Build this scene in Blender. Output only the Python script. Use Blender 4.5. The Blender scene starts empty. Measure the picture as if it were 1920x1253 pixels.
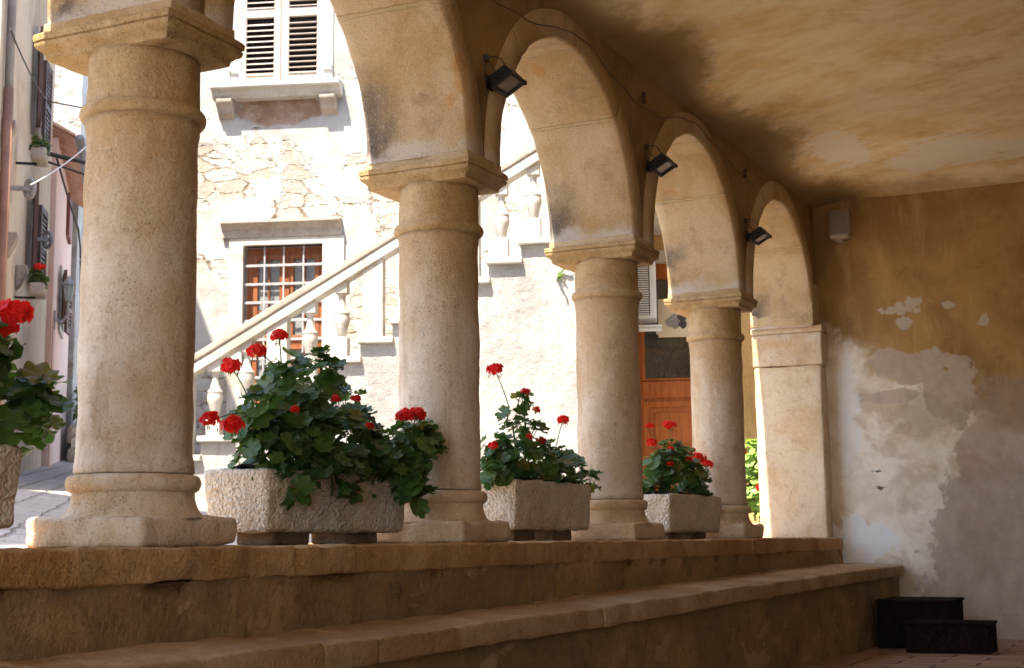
import bpy, math, random
from mathutils import Vector, Matrix, noise
S = bpy.context.scene
col = S.collection
R = math.radians
# ------------------------------------------------------------------ camera, sky, sun, exposure
cd = bpy.data.cameras.new('camera'); cam = bpy.data.objects.new('camera', cd); col.objects.link(cam)
yaw, pitch, roll = 0.4488, 0.1402, -0.0100
F = Vector((math.cos(yaw)*math.cos(pitch), math.sin(yaw)*math.cos(pitch), math.sin(pitch)))
r_ = Vector((math.sin(yaw), -math.cos(yaw), 0)); u_ = r_.cross(F)
RR = r_*math.cos(roll)+u_*math.sin(roll); UU = -r_*math.sin(roll)+u_*math.cos(roll)
CAM = Vector((0, -3.3, 0.0187))
cam.matrix_world = Matrix(((RR.x, UU.x, -F.x, CAM.x), (RR.y, UU.y, -F.y, CAM.y), (RR.z, UU.z, -F.z, CAM.z), (0, 0, 0, 1)))
cd.sensor_width = 36; cd.lens = 2719.4/1920*36; cd.clip_end = 500; cd.clip_start = 0.05
cd.dof.use_dof = True; cd.dof.focus_distance = 7.0; cd.dof.aperture_fstop = 6.3
S.camera = cam
SUN = Vector((-0.47, 0.035, 0.88)).normalized()
elev = math.asin(SUN.z)
w = bpy.data.worlds.new('World'); S.world = w; w.use_nodes = True
wn = w.node_tree
sky = wn.nodes.new('ShaderNodeTexSky'); sky.sky_type = 'NISHITA'; sky.sun_disc = False
sky.sun_elevation = elev; sky.sun_rotation = math.atan2(SUN.x, SUN.y)
bg = wn.nodes['Background']; wn.links.new(sky.outputs[0], bg.inputs[0]); bg.inputs[1].default_value = 0.15
sd = bpy.data.lights.new('sun', 'SUN'); sd.energy = 3.4; sd.angle = R(0.5); sd.color = (1, 0.92, 0.78)
so = bpy.data.objects.new('sun', sd); col.objects.link(so); so.rotation_euler = SUN.to_track_quat('Z', 'Y').to_euler(); so.location = (0, 0, 20)
S.view_settings.view_transform = 'Standard'; S.view_settings.look = 'None'
S.view_settings.exposure = 2.3; S.view_settings.gamma = 1
S.cycles.max_bounces = 10; S.cycles.diffuse_bounces = 7; S.cycles.sample_clamp_indirect = 6

# ------------------------------------------------------------------ helpers: objects
def prop(o, label=None, cat=None, group=None, kind=None):
    for k, v in (('label', label), ('category', cat), ('group', group), ('kind', kind)):
        if v: o[k] = v
    return o
def empty(name, loc, rz=0):
    o = bpy.data.objects.new(name, None); col.objects.link(o); o.location = loc; o.rotation_euler = (0, 0, rz); o.empty_display_size = .1
    return o
def fbm(v, sc, seed=0.0, oct=4):
    return noise.fractal(Vector((v[0]*sc+seed, v[1]*sc-seed*1.7, v[2]*sc+seed*.6)), 1.0, 2.0, oct)
class MB:
    def __init__(s): s.v = []; s.f = []; s.m = []; s.cur = 0
    def add(s, vs, fs):
        o = len(s.v); s.v += [tuple(v) for v in vs]; s.f += [tuple(i+o for i in f) for f in fs]; s.m += [s.cur]*len(fs)
    def box(s, x0, x1, y0, y1, z0, z1):
        s.add([(x0,y0,z0),(x1,y0,z0),(x1,y1,z0),(x0,y1,z0),(x0,y0,z1),(x1,y0,z1),(x1,y1,z1),(x0,y1,z1)],
              [(0,3,2,1),(4,5,6,7),(0,1,5,4),(1,2,6,5),(2,3,7,6),(3,0,4,7)])
        return s
    def prism(s, poly, axis, a, b):            # poly is a list of 2D points; axis: the extruded one
        def P(p, t): return {'x': (t, p[0], p[1]), 'y': (p[0], t, p[1]), 'z': (p[0], p[1], t)}[axis]
        n = len(poly)
        s.add([P(p, a) for p in poly]+[P(p, b) for p in poly], [tuple(range(n)), tuple(range(2*n-1, n-1, -1))]+[(i, (i+1) % n, n+(i+1) % n, n+i) for i in range(n)])
        return s
    def lathe(s, prof, seg=32, c=(0, 0), amp=0, seed=0, caps=True):
        vs = []; fs = []; n = len(prof)
        for (r, z) in prof:
            for k in range(seg):
                a = 2*math.pi*k/seg; rr = r
                if amp: rr += amp*fbm((math.cos(a)*r, math.sin(a)*r, z), 5, seed)
                vs.append((c[0]+rr*math.cos(a), c[1]+rr*math.sin(a), z))
        for i in range(n-1):
            for k in range(seg): fs.append((i*seg+k, i*seg+(k+1) % seg, (i+1)*seg+(k+1) % seg, (i+1)*seg+k))
        if caps: fs += [tuple(range(seg-1, -1, -1)), tuple(range((n-1)*seg, n*seg))]
        s.add(vs, fs); return s
    def tube(s, pts, r, seg=6, r2=None):
        pts = [Vector(p) for p in pts]; vs = []; fs = []; n = len(pts)
        for i, p in enumerate(pts):
            t = (pts[min(i+1, n-1)]-pts[max(i-1, 0)]).normalized()
            a = t.orthogonal().normalized() if i == 0 else (a-t*a.dot(t)).normalized()
            b = t.cross(a); rad = r if r2 is None else r+(r2-r)*i/(n-1)
            for k in range(seg):
                q = 2*math.pi*k/seg; vs.append(p+(a*math.cos(q)+b*math.sin(q))*rad)
        for i in range(n-1):
            for k in range(seg): fs.append((i*seg+k, i*seg+(k+1) % seg, (i+1)*seg+(k+1) % seg, (i+1)*seg+k))
        fs += [tuple(range(seg-1, -1, -1)), tuple(range((n-1)*seg, n*seg))]
        s.add(vs, fs); return s
    def rough(s, b, r=.01, amp=.004, step=.06, seed=0, sc=6, fn=None):   # rounded, uneven stone block
        ax = []
        for k in range(3):
            a, c = b[2*k], b[2*k+1]; rr = min(r, (c-a)*.49)
            m = max(1, round((c-a-2*rr)/step)); ax.append([a, a+rr*.35]+[a+rr+(c-a-2*rr)*i/m for i in range(m+1)]+[c-rr*.35, c])
        ids = {}; vs = []; fs = []
        def vid(i, j, k):
            q = (i, j, k)
            if q not in ids:
                p = Vector((ax[0][i], ax[1][j], ax[2][k])); cl = Vector([min(max(p[t], b[2*t]+min(r, (b[2*t+1]-b[2*t])*.49)), b[2*t+1]-min(r, (b[2*t+1]-b[2*t])*.49)) for t in range(3)])
                d = p-cl; d = d.normalized() if d.length > 1e-9 else Vector((0, 0, 1))
                q2 = cl+d*r+d*amp*fbm(p, sc, seed)
                if fn: q2 = fn(q2, p)
                ids[q] = len(vs); vs.append(q2)
            return ids[q]
        n = [len(a)-1 for a in ax]
        for i in range(n[0]):
            for j in range(n[1]):
                fs.append((vid(i, j, 0), vid(i, j+1, 0), vid(i+1, j+1, 0), vid(i+1, j, 0)))
                fs.append((vid(i, j, n[2]), vid(i+1, j, n[2]), vid(i+1, j+1, n[2]), vid(i, j+1, n[2])))
        for i in range(n[0]):
            for k in range(n[2]):
                fs.append((vid(i, 0, k), vid(i+1, 0, k), vid(i+1, 0, k+1), vid(i, 0, k+1)))
                fs.append((vid(i, n[1], k), vid(i, n[1], k+1), vid(i+1, n[1], k+1), vid(i+1, n[1], k)))
        for j in range(n[1]):
            for k in range(n[2]):
                fs.append((vid(0, j, k), vid(0, j, k+1), vid(0, j+1, k+1), vid(0, j+1, k)))
                fs.append((vid(n[0], j, k), vid(n[0], j+1, k), vid(n[0], j+1, k+1), vid(n[0], j, k+1)))
        s.add(vs, fs); return s
    def wall(s, x0, x1, z0, z1, holes, y0, y1):      # slab in the local XZ plane with rectangular openings
        xs = sorted({x0, x1, *[h[0] for h in holes], *[h[1] for h in holes]}); zs = sorted({z0, z1, *[h[2] for h in holes], *[h[3] for h in holes]})
        inh = lambda a, c: any(h[0] < a < h[1] and h[2] < c < h[3] for h in holes)
        for i in range(len(xs)-1):
            for k in range(len(zs)-1):
                if inh((xs[i]+xs[i+1])/2, (zs[k]+zs[k+1])/2): continue
                for y, fl in ((y0, 0), (y1, 1)):
                    q = [(xs[i], y, zs[k]), (xs[i+1], y, zs[k]), (xs[i+1], y, zs[k+1]), (xs[i], y, zs[k+1])]
                    s.add(q[::-1] if fl else q, [(0, 1, 2, 3)])
        for h in holes+[(x0, x1, z0, z1)]:
            c = [(h[0], h[2]), (h[1], h[2]), (h[1], h[3]), (h[0], h[3])]
            for i in range(4):
                a, b = c[i], c[(i+1) % 4]; s.add([(a[0], y0, a[1]), (b[0], y0, b[1]), (b[0], y1, b[1]), (a[0], y1, a[1])], [(0, 1, 2, 3)])
        return s
    def build(s, name, mat, parent=None, smooth=False, bevel=0, loc=None, rot=None):
        me = bpy.data.meshes.new(name); me.from_pydata(s.v, [], s.f)
        for m in (mat if isinstance(mat, (list, tuple)) else [mat]): me.materials.append(m)
        for p, i in zip(me.polygons, s.m): p.material_index = i; p.use_smooth = bool(smooth)
        me.update()
        import bmesh
        bm = bmesh.new(); bm.from_mesh(me); bmesh.ops.remove_doubles(bm, verts=bm.verts, dist=1e-5)
        if name not in ('foliage',): bmesh.ops.recalc_face_normals(bm, faces=bm.faces)
        bm.to_mesh(me); bm.free()
        o = bpy.data.objects.new(name, me); col.objects.link(o)
        if parent: o.parent = parent
        if loc: o.location = loc
        if rot: o.rotation_euler = rot
        if smooth == 'auto':
            for e in me.edges: pass
            me.set_sharp_from_angle(angle=R(38))
        if bevel:
            b = o.modifiers.new('bevel', 'BEVEL'); b.width = bevel; b.segments = 2; b.limit_method = 'ANGLE'; b.angle_limit = R(40)
        return o

# ------------------------------------------------------------------ helpers: materials
class NT:
    def __init__(s, name):
        s.m = bpy.data.materials.new(name); s.m.use_nodes = True; s.t = s.m.node_tree
        s.p = s.t.nodes['Principled BSDF']; s._co = None
    def node(s, t, **k):
        n = s.t.nodes.new(t)
        for a, b in k.items(): setattr(n, a, b)
        return n
    def put(s, sock, v):
        if isinstance(v, bpy.types.NodeSocket): s.t.links.new(v, sock)
        elif isinstance(v, tuple) and len(v) == 3 and sock.type == 'RGBA': sock.default_value = (*v, 1)
        else: sock.default_value = v
    def co(s, vary=False):
        if s._co is None:
            c = s.node('ShaderNodeTexCoord').outputs['Object']; s.raw = c; s.rnd = None
            if vary:
                oi = s.node('ShaderNodeObjectInfo'); a = s.node('ShaderNodeVectorMath', operation='MULTIPLY_ADD')
                s.put(a.inputs[0], oi.outputs['Random']); a.inputs[1].default_value = (17, 31, 0); s.put(a.inputs[2], c); c = a.outputs[0]; s.rnd = oi.outputs['Random']
            s._co = c
        return s._co
    def scale(s, v, sc, loc=(0, 0, 0), rot=(0, 0, 0)):
        n = s.node('ShaderNodeMapping'); s.put(n.inputs[0], v); n.inputs['Scale'].default_value = sc; n.inputs['Location'].default_value = loc; n.inputs['Rotation'].default_value = rot
        return n.outputs[0]
    def noise(s, sc, det=4, ro=.55, di=0, v=None, color=False):
        n = s.node('ShaderNodeTexNoise'); s.put(n.inputs['Vector'], v or s._co); n.inputs['Scale'].default_value = sc
        n.inputs['Detail'].default_value = det; n.inputs['Roughness'].default_value = ro; n.inputs['Distortion'].default_value = di
        return n.outputs['Color' if color else 'Fac']
    def vor(s, sc, feat='F1', v=None, rnd=1, out='Distance'):
        n = s.node('ShaderNodeTexVoronoi', feature=feat); s.put(n.inputs['Vector'], v or s._co); n.inputs['Scale'].default_value = sc; n.inputs['Randomness'].default_value = rnd
        return n.outputs[out]
    def math(s, op, a, b=None, c=None, clamp=False):
        n = s.node('ShaderNodeMath', operation=op, use_clamp=clamp); s.put(n.inputs[0], a)
        if b is not None: s.put(n.inputs[1], b)
        if c is not None: s.put(n.inputs[2], c)
        return n.outputs[0]
    def step(s, x, a, b, lo=0., hi=1.):
        n = s.node('ShaderNodeMapRange', interpolation_type='SMOOTHSTEP'); s.put(n.inputs[0], x)
        n.inputs[1].default_value = a; n.inputs[2].default_value = b; n.inputs[3].default_value = lo; n.inputs[4].default_value = hi
        return n.outputs[0]
    def mix(s, f, a, b, blend='MIX'):
        n = s.node('ShaderNodeMix', data_type='RGBA', blend_type=blend); s.put(n.inputs[0], f); s.put(n.inputs[6], a); s.put(n.inputs[7], b)
        return n.outputs[2]
    def xyz(s):
        n = s.node('ShaderNodeSeparateXYZ'); s.put(n.inputs[0], s.raw); return n.outputs
    def ell(s, ca, cb, a0, b0, ra, rb, nz, na=.5, soft=.06):     # blotch with a ragged edge
        p = s.math('DIVIDE', s.math('SUBTRACT', ca, a0), ra); q = s.math('DIVIDE', s.math('SUBTRACT', cb, b0), rb)
        d = s.math('SQRT', s.math('ADD', s.math('MULTIPLY', p, p), s.math('MULTIPLY', q, q)))
        d = s.math('MULTIPLY_ADD', s.math('SUBTRACT', nz, .5), na*4, d)
        return s.step(d, 1+soft, 1-soft)
    def bump(s, h, st=.5, dist=.01, prev=None):
        n = s.node('ShaderNodeBump'); n.inputs['Strength'].default_value = st; n.inputs['Distance'].default_value = dist; s.put(n.inputs['Height'], h)
        if prev: s.put(n.inputs['Normal'], prev)
        return n.outputs[0]
    def out(s, c, rough=.85, nrm=None, spec=.3, metal=0):
        s.put(s.p.inputs['Base Color'], c); s.put(s.p.inputs['Roughness'], rough); s.p.inputs['Specular IOR Level'].default_value = spec; s.put(s.p.inputs['Metallic'], metal)
        if nrm: s.put(s.p.inputs['Normal'], nrm)
        return s.m

def stone(name, base, stain, dark, big=1.6, mid=9, amt=(.42, .62), pits=.35, bump=.012, vary=False, zst=None, streak=0, speck=.5, rough=.88, joints=None):
    N = NT(name); N.co(vary)
    c = N.mix(N.step(N.noise(big, 5, .6, .4), *amt), base, stain)
    if streak:
        c = N.mix(N.math('MULTIPLY', N.step(N.noise(1, 5, .65, v=N.scale(N._co, (9, 9, 1.1))), .5, .75), streak), c, dark)
    c = N.mix(N.step(N.noise(mid, 6, .65), .52, .78, 0, .6), c, dark)
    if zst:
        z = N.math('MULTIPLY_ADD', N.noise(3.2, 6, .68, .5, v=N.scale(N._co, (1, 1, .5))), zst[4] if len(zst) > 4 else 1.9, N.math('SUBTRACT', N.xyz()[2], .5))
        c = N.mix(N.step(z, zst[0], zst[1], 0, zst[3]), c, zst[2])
    c = N.mix(N.step(N.noise(26, 5, .75, .3), .50, .72, 0, .55), c, tuple(x*.9 for x in dark))
    c = N.mix(N.step(N.noise(19, 5, .75, .3), .54, .76, 0, .45), c, tuple(min(.8, x*1.2) for x in base))
    if vary: c = N.mix(N.math('MULTIPLY', N.rnd, .3), c, stain)
    ck = None
    if streak > 1.8:
        ck = N.step(N.vor(1, 'DISTANCE_TO_EDGE', N.scale(N.mix(.10, N._co, N.noise(6, 5, .7, color=True)), (3.5, 3.5, 1.1))), .011, .002)
        ck = N.math('MULTIPLY', ck, N.step(N.noise(2.3, 3), .52, .60)); c = N.mix(N.math('MULTIPLY', ck, .75), c, (.12, .075, .04))
    f = N.noise(140, 3, .75)
    c = N.mix(N.step(f, .57, .72, 0, speck*.8), c, tuple(min(.8, x*1.4+.03) for x in base))
    c = N.mix(N.step(f, .42, .30, 0, speck), c, tuple(x*.5 for x in dark))
    pm = N.step(N.noise(4, 3), .45, .65)
    pit = N.math('MULTIPLY', N.step(N.vor(75), .26, .12), pm)
    c = N.mix(N.math('MULTIPLY', pit, pits), c, tuple(x*.35 for x in dark))
    h = N.math('ADD', N.noise(12, 6, .65), N.math('MULTIPLY', N.noise(90, 3, .6), .35))
    h = N.math('MULTIPLY_ADD', pit, -.5*pits, h)
    if ck is not None: h = N.math('MULTIPLY_ADD', ck, -.5, h)
    return N.out(c, rough, N.bump(h, .8, bump), .25)

def plain(name, c, rough=.6, var=.25, sc=8, metal=0, bump=.002, spec=.4):
    N = NT(name); N.co()
    k = N.mix(N.step(N.noise(sc, 5, .6), .35, .7), tuple(x*(1-var) for x in c), tuple(min(1, x*(1+var)) for x in c))
    return N.out(k, rough, N.bump(N.noise(sc*5, 4), .5, bump), spec, metal)
def wood(name, c, d, sc=(40, 40, 3), rough=.5, axis=None):
    N = NT(name); N.co()
    g = N.noise(1, 5, .6, 1.2, v=N.scale(N._co, sc))
    k = N.mix(N.step(g, .3, .7), c, d)
    return N.out(k, N.step(N.noise(6), .3, .7, rough-.1, rough+.15), N.bump(g, .3, .003), .35 if rough < .8 else .05)

M = {}
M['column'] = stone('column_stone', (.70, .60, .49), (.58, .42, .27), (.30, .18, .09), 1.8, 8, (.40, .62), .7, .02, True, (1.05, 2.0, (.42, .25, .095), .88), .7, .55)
M['base'] = stone('base_stone', (.68, .55, .41), (.56, .38, .21), (.33, .21, .11), 2.5, 8, (.40, .62), .7, .018, True, None, .3, .6)
M['capital'] = stone('capital_stone', (.54, .39, .22), (.42, .265, .11), (.20, .12, .055), 2.4, 8, (.38, .6), .6, .02, True, None, .35, .9)
M['cap_stone'] = stone('parapet_cap_stone', (.54, .33, .15), (.42, .23, .085), (.22, .13, .06), 2.2, 7, (.4, .62), .6, .035, False, None, .6, .45)
M['bench'] = stone('bench_stone', (.52, .37, .22), (.38, .23, .105), (.17, .10, .05), 1.4, 6, (.4, .6), .6, .03, False, None, .25, .5)
M['trough'] = None

def m_parapet():
    N = NT('parapet_plaster'); N.co(); X, Y, Z = N.xyz()
    c = N.mix(N.step(N.noise(1.1, 5, .6, .5), .38, .62), (.41, .25, .105), (.26, .16, .072))
    c = N.mix(N.step(N.noise(1, 5, .6, .8, v=N.scale(N._co, (1.5, 1, 7))), .5, .72, 0, .6), c, (.25, .155, .09))
    c = N.mix(N.step(N.noise(7, 6, .75), .50, .74, 0, .8), c, (.13, .08, .045))
    c = N.mix(N.step(N.noise(3, 6, .7, .4), .5, .7, 0, .55), c, (.20, .15, .055))
    c = N.mix(N.step(N.noise(2.1, 6, .7, .4, v=N.scale(N._co, (1, 1, 1), (3, 3, 8))), .52, .7, 0, .6), c, (.52, .31, .13))
    c = N.mix(N.step(N.noise(34, 5, .75), .5, .7, 0, .5), c, (.12, .075, .035))
    lt = N.step(N.noise(1.7, 4, .55, .3, v=N.scale(N._co, (1, 1, 2.4), (7.3, 0, 2))), .63, .66)
    c = N.mix(N.math('MULTIPLY', lt, .65), c, (.47, .32, .17))
    cr = N.step(N.vor(1.3, 'DISTANCE_TO_EDGE', N.mix(.12, N._co, N.noise(5, 4, color=True))), .006, .0)
    cm = N.math('MULTIPLY', cr, N.step(N.noise(.9, 2), .56, .64))
    c = N.mix(N.math('MULTIPLY', cm, .0), c, (.06, .035, .02))
    h = N.math('ADD', N.noise(6, 6, .65), N.math('MULTIPLY', N.noise(45, 4, .7), .4))
    h = N.math('MULTIPLY_ADD', lt, .12, h)
    return N.out(c, .9, N.bump(h, .9, .035), .2)
M['parapet'] = m_parapet()

def m_endwall():
    N = NT('end_wall_plaster'); N.co(); X, Y, Z = N.xyz()
    n1 = N.noise(4, 6, .62, .3); n2 = N.noise(9, 5, .6); n3 = N.noise(1.3, 5, .6, .6)
    och = N.mix(N.step(n3, .38, .62), (.40, .24, .085), (.27, .155, .055))
    och = N.mix(N.step(N.noise(1, 6, .65, .4, v=N.scale(N._co, (1, 7, 1.3))), .5, .7, 0, .6), och, (.48, .32, .14))
    och = N.mix(N.step(N.noise(5, 6, .7, .5), .55, .75, 0, .65), och, (.18, .10, .042))
    pale = N.mix(N.step(n1, .35, .65), (.80, .71, .58), (.66, .55, .41))
    pale = N.mix(N.step(N.noise(2.2, 5, .6, .4, v=N.scale(N._co, (1, 1, 1), (0, 4, 1))), .5, .62, 0, .8), pale, (.52, .39, .27))
    lim = N.math('MULTIPLY_ADD', Y, -.55, N.math('SUBTRACT', Z, 2.20))      # z - 2.02 - .55*y
    lim = N.math('MULTIPLY_ADD', n1, .55, N.math('MULTIPLY_ADD', N.noise(1.6, 3), .7, lim))
    pm = N.step(lim, .56, .20)
    c = N.mix(pm, och, pale)
    grey = (.42, .325, .25)
    g = N.ell(Y, Z, -1.05, 1.44, .42, .13, n1, .55, .04)
    for a in ((-.78, 1.50, .14, .12), (-.82, 1.20, .26, .06), (-1.35, 1.2, .22, .30)):
        g = N.math('MAXIMUM', g, N.ell(Y, Z, *a, n1, .55, .04 if a[1] > 1.1 else .3))
    c = N.mix(N.math('MULTIPLY', g, .9), c, N.mix(N.step(n2, .3, .7), grey, (.50, .40, .31)))
    dg = N.math('ADD', N.math('MULTIPLY', N.math('ADD', Y, 1.25), .85), N.math('MULTIPLY_ADD', n1, .5, N.math('SUBTRACT', N.math('MULTIPLY', Z, .28), .42)))
    shade_mask = N.math('MULTIPLY', N.step(N.math('MULTIPLY_ADD', N.noise(7, 5, .7), .35, dg), .13, .07), N.step(N.math('MULTIPLY_ADD', n1, .5, Z), 1.58, 1.50))  # shade of the deep interior painted into the plaster, lower right
    c = N.mix(N.math('MULTIPLY', shade_mask, .7), c, N.mix(N.step(n2, .35, .65), (.31, .22, .165), (.38, .275, .205)))
    ol = N.ell(Y, Z, -1.15, 1.02, .3, .16, n2, .6, .4)
    c = N.mix(N.math('MULTIPLY', ol, .5), c, (.33, .27, .15))
    wh = None
    for a in ((-.95, 1.95, .16, .045), (-1.06, 1.99, .07, .05), (-.98, 1.82, .075, .045), (-1.35, 1.95, .05, .035), (-1.62, 1.79, .045, .05)):
        e = N.ell(Y, Z, *a, N.noise(13, 4, .65), .9, .12); wh = e if wh is None else N.math('MAXIMUM', wh, e)
    c = N.mix(N.math('MULTIPLY', wh, .85), c, (.50, .42, .33))
    w2 = N.math('MAXIMUM', N.ell(Y, Z, -.47, -.06, .26, .20, n1, .7, .05), N.ell(Y, Z, -.45, 1.05, .10, .55, n1, .7, .25))  # white patch at the base; tall blotch paints in light beside the pilaster
    c = N.mix(N.math('MULTIPLY', w2, .8), c, (.74, .71, .68))
    hole = N.math('MAXIMUM', N.ell(Y, Z, -.72, .42, .045, .016, N.noise(22, 4, .7), 1.3, .2), N.ell(Y, Z, -.70, .56, .04, .010, N.noise(22, 4, .7), 1.3, .2))
    c = N.mix(hole, c, (.16, .13, .09))
    c = N.mix(N.step(N.noise(40, 3, .7), .66, .74, 0, .5), c, (.2, .14, .08))
    h = N.math('ADD', N.noise(3, 6, .6), N.math('MULTIPLY', N.noise(50, 3, .6), .12))
    h = N.math('MULTIPLY_ADD', N.math('MAXIMUM', g, wh), -.12, h); h = N.math('MULTIPLY_ADD', hole, -.4, h)
    return N.out(c, .9, N.bump(h, .8, .02), .2)
M['end_wall'] = m_endwall()

X0, SP = 3.888, 2.159
def m_ceiling():
    N = NT('ceiling_plaster'); N.co(); X, Y, Z = N.xyz()
    v = N.scale(N._co, (1.0, 1.0, 1), rot=(0, 0, R(-62)))
    a = N.noise(1, 7, .66, .15, v=N.scale(v, (1.1, 2.0, 1))); b = N.noise(1, 6, .68, .15, v=N.scale(v, (4, 9, 1)))
    c = N.mix(N.step(a, .36, .62), (.74, .50, .22), (.88, .71, .43))
    c = N.mix(N.step(b, .46, .74, 0, .5), c, (.84, .70, .46))
    c = N.mix(N.step(N.noise(2.2, 6, .7, .15), .52, .72, 0, .7), c, (.62, .37, .12))
    c = N.mix(N.step(N.noise(1.3, 6, .68, .1), .52, .68, 0, .7), c, (.84, .72, .50))
    c = N.mix(N.step(N.noise(28, 4, .7), .6, .75, 0, .35), c, (.50, .32, .13))
    n1 = N.noise(3, 5, .6, .5)
    g = None
    for q in ((11.25, -.80, .50, .22), (11.75, -1.65, .50, .42), (12.0, -1.3, .28, .25), (11.9, -2.4, .45, .6)):
        e = N.ell(X, Y, *q, N.noise(5, 6, .68, .1, v=N.scale(v, (.6, 1.5, 1))), .8, .08); g = e if g is None else N.math('MAXIMUM', g, e)
    c = N.mix(N.math('MULTIPLY', g, .8), c, (.82, .74, .60))
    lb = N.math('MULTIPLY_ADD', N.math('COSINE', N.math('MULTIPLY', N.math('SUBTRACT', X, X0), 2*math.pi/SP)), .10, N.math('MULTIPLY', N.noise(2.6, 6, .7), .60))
    cove_shade = N.math('ADD', N.math('ADD', Y, .24), lb)          # scalloped shade along the arcade wall, painted into the ceiling colour
    c = N.mix(N.step(cove_shade, -.10, .12, 0, .75), c, (.25, .15, .058))
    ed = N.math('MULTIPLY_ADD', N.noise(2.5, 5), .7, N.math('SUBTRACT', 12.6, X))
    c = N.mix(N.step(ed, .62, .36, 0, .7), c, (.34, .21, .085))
    h = N.math('ADD', N.math('MULTIPLY', a, .7), N.math('MULTIPLY', b, .25))
    return N.out(c, .92, N.bump(h, .6, .02), .15)
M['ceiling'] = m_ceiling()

def m_arcade():
    N = NT('arcade_plaster'); N.co(); X, Y, Z = N.xyz()
    c = N.mix(N.step(N.noise(1.5, 5, .6, .5), .38, .62), (.33, .20, .078), (.23, .135, .05))
    c = N.mix(N.step(N.noise(1, 5, .6, .4, v=N.scale(N._co, (5, 5, 1))), .5, .7, 0, .5), c, (.40, .27, .13))
    c = N.mix(N.step(N.noise(7, 6, .7), .52, .78, 0, .7), c, (.2, .13, .07)); c = N.mix(N.step(N.noise(40, 4, .75), .5, .72, 0, .4), c, (.17, .10, .045))
    h = N.math('ADD', N.noise(5, 6, .65), N.math('MULTIPLY', N.noise(60, 3, .6), .2))
    return N.out(c, .9, N.bump(h, .7, .015), .2)
M['arcade'] = m_arcade()

def m_ring():
    N = NT('arch_ring_stone'); N.co(True); X, Y, Z = N.xyz()
    c = N.mix(N.step(N.noise(1.6, 5, .6, .5), .38, .62), (.58, .42, .25), (.45, .29, .125))
    n = N.noise(3, 5, .6)
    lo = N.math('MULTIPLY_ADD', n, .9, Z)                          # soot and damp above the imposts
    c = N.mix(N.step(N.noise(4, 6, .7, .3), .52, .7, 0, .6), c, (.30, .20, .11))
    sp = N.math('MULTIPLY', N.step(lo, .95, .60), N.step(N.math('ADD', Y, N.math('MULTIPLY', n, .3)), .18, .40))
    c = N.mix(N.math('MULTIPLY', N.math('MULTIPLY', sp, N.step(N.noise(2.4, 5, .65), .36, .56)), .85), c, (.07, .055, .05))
    c = N.mix(N.step(N.math('MULTIPLY_ADD', N.noise(6, 4), .25, Z), .22, .12, 0, .7), c, (.60, .53, .46))
    an = N.math('ABSOLUTE', X); ang = N.math('ARCTAN2', Z, an)
    j = N.math('MINIMUM', N.math('ABSOLUTE', N.math('SUBTRACT', ang, .80)), N.math('ABSOLUTE', N.math('SUBTRACT', ang, 1.5)))
    j = N.math('MULTIPLY_ADD', N.math('SUBTRACT', N.noise(14, 3), .5), .03, j)
    jm = N.step(j, .018, .006)
    c = N.mix(N.math('MULTIPLY', jm, .6), c, (.50, .38, .20))
    c = N.mix(N.math('MULTIPLY', N.step(N.noise(2.2, 3, .5, v=N.scale(N._co, (1, 1, 1), (5, 3, 1))), .70, .76), .7), c, (.50, .24, .06))   # orange lichen
    f = N.noise(120, 3, .78)
    c = N.mix(N.step(f, .56, .70, 0, .75), c, (.66, .58, .46))
    c = N.mix(N.step(f, .44, .32, 0, .7), c, (.18, .12, .07))
    h = N.math('ADD', N.noise(9, 6, .65), N.math('MULTIPLY', f, .5)); h = N.math('MULTIPLY_ADD', jm, -.8, h)
    return N.out(c, .9, N.bump(h, .9, .012), .2)
M['ring'] = m_ring()

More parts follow.
